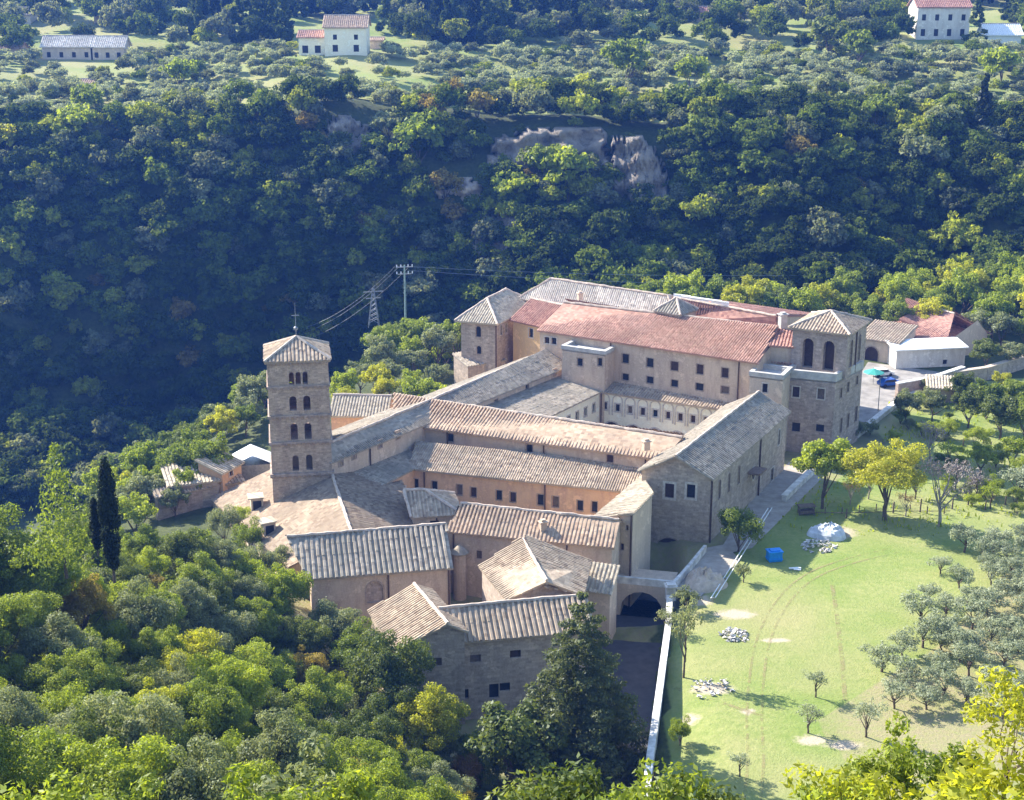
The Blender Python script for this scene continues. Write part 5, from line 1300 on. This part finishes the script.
# -- near slope
def bad_near(x, y):
    u, v, w_ = proj((x, y, float(gz(x, y)) + 4.0))
    if in_poly(np.array(u), np.array(v), [(150, 545), (205, 520), (300, 590), (345, 650), (420, 720), (470, 745), (700, 800), (1024, 800), (1024, 0), (0, 0), (0, 430), (150, 500)]): return True
    return x > 9
NEARP = [(-62, 150), (-50, 172), (-40, 170), (-34, 168), (-27, 162), (-21, 154), (-13, 138), (-8, 130), (-4, 120), (-2, 95), (-4, 72), (-40, 66), (-62, 100)]
fill('near', NEARP, 128, [('green', 2.2), ('lime', 3.2), ('dark', .8), ('grey', 2.2), ('bright', 1.2), ('autumn', .35)], 'slope', .5, .95, 4.2, world=True, avoid=bad_near, zs=(.85, 1.3))
fill('bush', NEARP, 110, [('green', 2), ('lime', 2.6), ('dark', .8), ('grey', 2), ('bright', .6), ('autumn', .4)], 'slope', .6, 1.15, 3.0, world=True, avoid=bad_near, zs=(.9, 1.5))
def bush_at(u, vtop, y, cls, leaf, s, label, zs=1.0, k=0):
    x, yy, zt = Q(u, vtop, y); ht = PROTO[cls][k][5] * s * zs; return tree(cls, x, yy, leaf, s, zs, z=zt - ht, name='bush', label=label, cat='bush', k=k)
# -- near shrubs with visible leaves
for k, (n, leaf) in enumerate(((1500, .22), (1300, .23))):
    proto('shrub', 'lance', k, 1.5, 1.6, n, leaf, .9, .06)
for k in range(2): proto('shrub', 'willowy', k, 1.3, 1.7, 2600, .20, 1.2, .05, 'bark_pale')
NB = [(575, 752, 26, 'lance', 'dark', .75), (665, 760, 25, 'lance', 'green', .75), (700, 768, 26, 'lance', 'dark', .7), (600, 772, 22, 'lance', 'green', .8), (545, 768, 27, 'lance', 'dark', .8)]
for k, (u, v, y, c, lf, s) in enumerate(NB):
    x, yy, zt = Q(u, v, y); e = tree(c, x, yy, lf, s, 1.0, z=zt - PROTO[c][k % 2][5] * s, name='bush', cat='bush', k=k, zone='nearmid', kindword='pointed bush')
NB2 = [(1018, 672, 19, .5), (865, 748, 21, .65), (1018, 735, 18, .7), (860, 782, 18, .6), (1000, 770, 16, .8)]
for k, (u, v, y, s) in enumerate(NB2):
    x, yy, zt = Q(u, v, y); c = 'lance'; e = tree(c, x, yy, 'bright' if k % 4 != 3 else 'lime', s, 1.0, z=zt - PROTO[c][k % 2][5] * s, name='bush', cat='bush', k=k, zone='nearright', kindword='bush')
for k, (u, v, y, s) in enumerate([(895, 718, 24, .55), (850, 770, 22, .5), (830, 790, 20, .5), (955, 735, 22, .5)]):
    x, yy, zt = Q(u, v, y); e = tree('willowy', x, yy, 'green', s, 1.2, z=zt - PROTO['willowy'][k % 2][5] * s * 1.2, name='bush', cat='bush', k=k, zone='nearright', kindword='spiky bush')
for k, (u, v, y, s, lf) in enumerate([(290, 742, 46, 1.5, 'grey'), (345, 765, 45, 1.3, 'lime'), (255, 770, 42, 1.3, 'lime'), (40, 770, 44, 1.5, 'lime'), (110, 772, 46, 1.4, 'green')]):
    x, yy, zt = Q(u, v, y); e = tree('willowy', x, yy, lf, s, 1.0, z=zt - PROTO['willowy'][k % 2][5] * s, name='bush', cat='bush', k=k, zone='nearleft', kindword='open branched bush')

# -- far slope: individual trees that catch the light along the rim, and the wood below them
def rimline(u): return float(np.interp(u, [0, 150, 330, 450, 560, 640, 760, 900, 1024], [112, 112, 104, 122, 128, 135, 108, 112, 128]))
made = 0
for _ in range(3000):
    if made >= 20: break
    u = rng.uniform(-10, 1034); v = rimline(u) + (rng.random() ** 1.3) * (130 if u < 330 else 45 if u < 700 else 95) - 6
    if 325 < u < 390 and 112 < v < 150: continue
    if 480 < u < 672 and 124 < v < 226: continue
    g_ = ground(u, v)
    if g_ is None or g_[1] < 310: continue
    s = rng.uniform(.6, 1.0)
    if not SP.ok(g_[0], g_[1], 5.6 * s): continue
    tree('far' if rng.random() < .93 else 'farcone', g_[0], g_[1], pick([('green', 3), ('lime', 2.2), ('dark', 2.5), ('grey', 1.5), ('autumn', .5), ('bright', .3)]), s, rng.uniform(.9, 1.2), zone='rim'); made += 1
for u, v, lf, s in ((418, 178, 'lime', 1.5), (568, 205, 'lime', 1.5), (515, 215, 'lime', 1.2), (445, 210, 'autumn', .9), (625, 92, 'green', 1.5), (580, 110, 'bright', 1.0), (690, 95, 'green', 1.2), (858, 70, 'green', 1.2), (828, 62, 'dark', 1.4), (80, 150, 'lime', 1.1), (180, 95, 'lime', 1.1), (1000, 90, 'lime', 1.3), (540, 195, 'green', 1.2), (60, 305, 'lime', .9), (920, 185, 'grey', 1.3), (940, 150, 'grey', 1.2)):
    place_px('far', u, v, lf, 'rim', s)
for u, v, lf, s_ in ((505, 178, 'green', .6), (530, 180, 'dark', .7), (556, 174, 'green', .6), (590, 182, 'dark', .65), (608, 190, 'green', .6), (640, 214, 'dark', .7), (622, 196, 'lime', .5), (340, 160, 'dark', .7), (375, 162, 'green', .7), (520, 140, 'dark', .4), (575, 136, 'green', .4), (630, 150, 'dark', .4)):
    place_px('far', u, v, lf, 'rim', s_)
place_px('farcone', 980, 150, 'cypress', 'rim', 1.0, zs=1.3); place_px('farcone', 828, 55, 'dark', 'rim', 1.1, zs=1.1); place_px('farcone', 975, 45, 'dark', 'rim', 1.1); place_px('farcone', 1018, 30, 'dark', 'rim', 1.1)
def mass(name, items, mat_cols):
    """one object: a wood that reads as one mass.  items: (cls, x, y, s, zs, tint)"""
    Vs, Fs, Cs, n0 = [], [], [], 0; rs = np.random.RandomState(4)
    for cls, x, y, s, zs, tint in items:
        cm, tm, V, F, rx, ht = PROTO[cls][rs.randint(len(PROTO[cls]))]; a = rs.uniform(0, 6.28); ca, sa = math.cos(a), math.sin(a)
        W_ = np.stack([V[:, 0] * ca - V[:, 1] * sa, V[:, 0] * sa + V[:, 1] * ca, V[:, 2] * zs], 1) * s + np.array([x, y, float(gz(x, y)) - .6])
        Vs.append(W_); Fs.append(F + n0); n0 += len(V); Cs.append(np.repeat(np.array(tint)[None], len(V), 0))
    m = bpy.data.materials.new(name + '_leaf'); m.use_nodes = True; t = m.node_tree; t.nodes.clear(); n = N(t)
    out = n('ShaderNodeOutputMaterial'); at = n('ShaderNodeAttribute', attribute_name='tint'); geo = n('ShaderNodeNewGeometry')
    c = n.mix(n.math('MULTIPLY', geo.outputs['Random Per Island'], .35), at.outputs['Color'], (.02, .03, .012))
    d = n('ShaderNodeBsdfDiffuse'); n.l(c, d.inputs[0]); tr = n('ShaderNodeBsdfTranslucent'); n.l(n.mix(1.0, c, (1.5, 1.4, .7), 'MULTIPLY'), tr.inputs[0])
    mx = n('ShaderNodeMixShader'); mx.inputs[0].default_value = .42; n.l(d.outputs[0], mx.inputs[1]); n.l(tr.outputs[0], mx.inputs[2]); n.l(mx.outputs[0], out.inputs[0])
    me = np_mesh(name, np.concatenate(Vs), np.concatenate(Fs), m, np.concatenate(Cs)); o = bpy.data.objects.new(name, me); col.objects.link(o); return o
TINT = {'dark': (.07, .10, .026), 'green': (.14, .19, .034), 'lime': (.30, .34, .045), 'grey': (.20, .225, .13), 'olive': (.36, .40, .26), 'autumn': (.26, .20, .05), 'cypress': (.025, .038, .015)}
def mass_fill(n, test, leaves, smin, smax, space, cls='far', zs=(.9, 1.2), xr=(-260, 300), yr=(285, 620)):
    it = []
    for _ in range(n * 25):
        if len(it) >= n: break
        x, y = rng.uniform(*xr), rng.uniform(*yr)
        if abs(x) > y * .40 + 12: continue
        s = rng.uniform(smin, smax)
        u, v, w_ = proj((x, y, float(gz(x, y))))
        if not test(x, y, u, v) or not SP.ok(x, y, space * s): continue
        t = TINT[pick(leaves)]; f_ = rng.uniform(.8, 1.2); it.append((cls, x, y, s, rng.uniform(*zs), tuple(k * f_ for k in t)))
    return it
def on_slope(x, y, u, v):
    if y > 374 or y < 286: return False
    if y < 312 and u > 330: return False
    if x > -34 and y < 300: return False
    if 322 < u < 392 and 112 < v < 168: return False
    if 480 < u < 612 and 128 < v < 192: return False
    if 608 < u < 672 and 132 < v < 228: return False
    if 422 < u < 492 and 174 < v < 222: return False
    return True
cones = []
for k in range(90):
    u = rng.uniform(200, 580) if k < 70 else rng.uniform(580, 1024); v = rng.uniform(26, 48) if k < 70 else rng.uniform(-5, 25)
    if 290 < u < 385: v = rng.uniform(8, 20)
    g_ = ground(u, v)
    if g_ and SP.ok(g_[0], g_[1], 3.4): cones.append(('farcone', g_[0], g_[1], rng.uniform(.9, 1.35), rng.uniform(1, 1.4), TINT[pick([('cypress', 2), ('dark', 3)])]))
it = mass_fill(1900, on_slope, [('dark', 3.5), ('green', 2.4), ('grey', 1), ('lime', 1.2), ('autumn', .25)], .5, 1.1, 3.5, xr=(-190, 190), yr=(286, 392))
tag(mass('gorge_woodland', it, None), 'dense shaded wood covering the steep far side of the gorge', 'woodland', kind='stuff')
it = mass_fill(1100, lambda x, y, u, v: 374 <= y < 470 and not (325 < u < 420 and 62 < v < 92 and rng.random() < .8) and not (295 < u < 385 and v < 66) and not (36 < u < 130 and v < 74) and not (910 < u < 976 and v < 50), [('olive', 6), ('grey', 2), ('green', .8), ('lime', .6)], .4, .66, 3.9, xr=(-200, 200), yr=(374, 472), zs=(.8, 1.0))
tag(mass('far_olive_grove', it, None), 'silvery olive grove on the sunlit plateau above the gorge', 'olive grove', kind='stuff')
it = mass_fill(1000, lambda x, y, u, v: y >= 466 and not (292 < u < 380 and 22 < v < 64) and not (918 < u < 1024 and 12 < v < 52) and not (42 < u < 126 and 50 < v < 70) and not (-10 < u < 32 and 18 < v < 34), [('dark', 4), ('green', 3), ('lime', .8), ('grey', 2)], .7, 1.25, 5.0, xr=(-280, 280), yr=(466, 700), zs=(.9, 1.3))
it += cones
tag(mass('ridge_woodland', it, None), 'mixed wood closing the view along the top of the far ridge', 'woodland', kind='stuff')

# -- undergrowth on the near slope
def under():
    rs = np.random.RandomState(8); n = 26000
    x = rs.uniform(-64, 12, n); y = rs.uniform(48, 172, n); keep = np.array([True] * n)
    keep &= ~((x > -31) & (y > 150)) & ~((x > -13) & (y > 128)) & ~((x > 2) & (y > 100)) & ~((x > -24) & (y > 143))
    x, y = x[keep], y[keep]; n = len(x); z = gz(x, y) + rs.uniform(0, .8, n)
    c = np.stack([x, y, z], 1); nr = rs.randn(n, 3) * .6 + np.array([0, 0, 1]); nr /= np.linalg.norm(nr, axis=1)[:, None]
    t1 = np.cross(nr, rs.randn(n, 3)); t1 /= np.linalg.norm(t1, axis=1)[:, None]; t2 = np.cross(nr, t1); s_ = rs.uniform(.3, .8, n)[:, None]
    V = np.stack([c - t1 * s_, c + t2 * s_ * .5, c + t1 * s_, c - t2 * s_ * .5], 1).reshape(-1, 3)
    o = bpy.data.objects.new('undergrowth', np_mesh('undergrowth', V, np.arange(n * 4).reshape(-1, 4), L['green'])); col.objects.link(o)
    tag(o, 'leafy undergrowth between the trees of the near slope', 'undergrowth', kind='stuff')
under()
# -- grass tufts and weeds on the lawn
def tufts():
    rs = np.random.RandomState(9); n = 9000
    x = rs.uniform(14, 100, n); y = rs.uniform(184, 250, n)
    k = in_poly(x, y, [(15.5, 110), (60, 110), (95, 130), (110, 250), (64, 245), (58, 222), (44, 204), (30, 178), (24, 166), (19.5, 158)])
    k &= (np.sin(x * .31 + 1) * np.sin(y * .23) + np.sin(x * .9 + y * .7) * .6 + rs.uniform(-1, 1, n)) > .25
    x, y = x[k], y[k]; n = len(x); z = gz(x, y); a = rs.uniform(0, 6.28, n); h = rs.uniform(.10, .28, n) + (y > 186) * rs.uniform(0, .45, n); w_ = rs.uniform(.06, .2, n)
    dx, dy = np.cos(a) * w_, np.sin(a) * w_; lx = rs.uniform(-.12, .12, n)
    V = np.stack([np.stack([x - dx, y - dy, z - .02], 1), np.stack([x + dx, y + dy, z - .02], 1), np.stack([x + dx * .4 + lx, y + dy * .4, z + h], 1), np.stack([x - dx * .4 + lx, y - dy * .4, z + h], 1)], 1).reshape(-1, 3)
    o = bpy.data.objects.new('grass', np_mesh('grass', V, np.arange(n * 4).reshape(-1, 4), L['lime'])); col.objects.link(o)
    tag(o, 'tufts of longer grass and weeds in the garden', 'grass', kind='stuff')
tufts()

# ------------------------------------------------------------------ cliffs
def cliff(name, poly, seed, thick=4.0, mat=None):
    """rock face standing out of the far slope"""
    us = [p[0] for p in poly]; vs = [p[1] for p in poly]; nu, nv = 34, 16; rs = np.random.RandomState(seed)
    g0 = [ground(sum(us) / len(us), v) for v in (min(vs) + 4, max(vs))]
    y0 = min(g[1] for g in g0) - 2.5
    pts = np.empty((nv, nu, 3)); ins = np.zeros((nv, nu), bool)
    for j in range(nv):
        for i in range(nu):
            u = min(us) + (max(us) - min(us)) * i / (nu - 1); v = min(vs) + (max(vs) - min(vs)) * j / (nv - 1)
            g_ = ground(u, v); yy = min(g_[1] - 1.6, y0 + 9 * (1 - j / nv)) + 1.8 * math.sin(u * .16 + seed) + 1.2 * math.sin(v * .3 + u * .05) + rs.uniform(-.8, .8)
            if i in (0, nu - 1) or j in (0,): yy = g_[1] + 1.2
            pts[j, i] = Q(u, v, yy); ins[j, i] = True
            if not in_poly(np.array(u + rs.uniform(-4, 4)), np.array(v + rs.uniform(-2.5, 2.5)), poly): pts[j, i] = Q(u, v, g_[1] + 1.5)
    F = [(j * nu + i, (j + 1) * nu + i, (j + 1) * nu + i + 1, j * nu + i + 1) for j in range(nv - 1) for i in range(nu - 1)]
    me = np_mesh(name, pts.reshape(-1, 3), np.array(F), mat or M['rock']); o = bpy.data.objects.new(name, me); col.objects.link(o); o['kind'] = 'structure'
m, t, b = newmat('cliff_rock'); n = N(t); oc = obj_coord(n)
mp = n('ShaderNodeMapping'); mp.inputs['Scale'].default_value = (.9, .9, .8); n.l(oc, mp.inputs[0])
n.l(n.ramp(n.noise(mp.outputs[0], .4, 9, .78), [(.32, (.12, .10, .08)), (.48, (.34, .29, .23)), (.62, (.42, .36, .29)), (.75, (.56, .49, .40))]), b.inputs['Base Color']); n.bump(n.noise(mp.outputs[0], .8, 8, .75), 1.0, 1.2, b); M['rock'] = m
cliff('cliff', [(328, 150), (326, 122), (345, 114), (365, 124), (384, 150), (388, 158), (350, 158)], 1)
cliff('cliff', [(486, 172), (494, 140), (540, 128), (604, 126), (612, 178), (585, 176), (560, 168), (520, 176)], 2)
cliff('cliff', [(610, 140), (640, 134), (666, 170), (670, 212), (640, 208), (614, 190)], 3)
cliff('cliff', [(470, 232), (480, 215), (525, 212), (530, 250), (500, 262), (472, 255)], 4)
cliff('bare_slope', [(428, 178), (470, 176), (488, 190), (486, 204), (440, 200)], 5, mat=M['sand'])

# ------------------------------------------------------------------ labels for the trees
LW = {'dark': 'dark green', 'green': 'mid green', 'lime': 'yellow green', 'bright': 'bright yellow', 'grey': 'grey green', 'olive': 'silver', 'autumn': 'ochre', 'rust': 'rusty brown', 'plum': 'plum', 'bare': 'leafless grey', 'pine': 'dark', 'cypress': 'blackish green'}
ZW = {'grove': 'in lawn side olive grove', 'garden': 'in garden behind the lawn', 'redhouse': 'around the red roofed house', 'terrace': 'on terrace edge behind monastery',
      'rear': 'behind the rear hall roof', 'westedge': 'by the utility pole', 'edge': 'in wood left of bell tower', 'slope': 'on the near slope', 'nearmid': 'at bottom edge below the lane',
      'nearright': 'in the near right corner', 'nearleft': 'at bottom left', 'rim': 'on the far gorge rim', 'ridge': 'on far ridge'}
def rows(lst, nmax):
    lst = sorted(lst, key=lambda t: -t['v']); nr = max(1, math.ceil(len(lst) / nmax)); per = math.ceil(len(lst) / nr)
    return [sorted(lst[i * per:(i + 1) * per], key=lambda t: t['u']) for i in range(nr)]
ROWN = {1: [''], 2: ['front row', 'back row'], 3: ['front row', 'middle row', 'back row']}
for z_ in ZW:
    zl = [t for t in TREES if t['zone'] == z_]
    byk = {}
    for t in zl: t['o']['group'] = 'trees and bushes ' + ZW[z_]; byk.setdefault((t['leaf'], t['kw']), []).append(t)
    for (lf, kw), lst in byk.items():
        rr = rows(lst, 9); nr = len(rr)
        for ri, row in enumerate(rr):
            rn = (ROWN[nr][ri] if nr <= 3 else ordn(ri) + ' row back') if nr > 1 else ''
            for k, t in enumerate(row):
                size = ''
                colr = '' if kw == 'silver olive' else LW[lf] + ' '
                lab = f'{colr}{kw} {ZW[z_]}'
                if len(row) > 1: lab += f', {ordn(k)} from left' + (f' in {rn}' if rn else '')
                elif rn: lab += f', alone in {rn}'
                t['o']['label'] = lab

# ------------------------------------------------------------------ the air of the valley
hz = bpy.data.meshes.new('haze'); m = MB(); m.box((0, 480, 70), (1000, 1180, 260)); hz.from_pydata(m.v, [], m.f)
bmh = bmesh.new(); bmh.from_mesh(hz); bmesh.ops.remove_doubles(bmh, verts=bmh.verts, dist=.01); bmesh.ops.recalc_face_normals(bmh, faces=bmh.faces); bmh.to_mesh(hz); bmh.free()
ho = bpy.data.objects.new('haze', hz); col.objects.link(ho); ho['kind'] = 'stuff'
mm = bpy.data.materials.new('valley_air'); mm.use_nodes = True; t = mm.node_tree; t.nodes.clear(); n = N(t)
out = n('ShaderNodeOutputMaterial'); pv = n('ShaderNodeVolumePrincipled'); pv.inputs['Color'].default_value = (.10, .28, 1.0, 1); pv.inputs['Density'].default_value = HAZE; pv.inputs['Anisotropy'].default_value = .25
n.l(pv.outputs[0], out.inputs['Volume']); hz.materials.append(mm); ho.display_type = 'WIRE'

_c = {}
for t in TREES: _c[t['zone']] = _c.get(t['zone'], 0) + 1
print('TREES', len(TREES), _c)
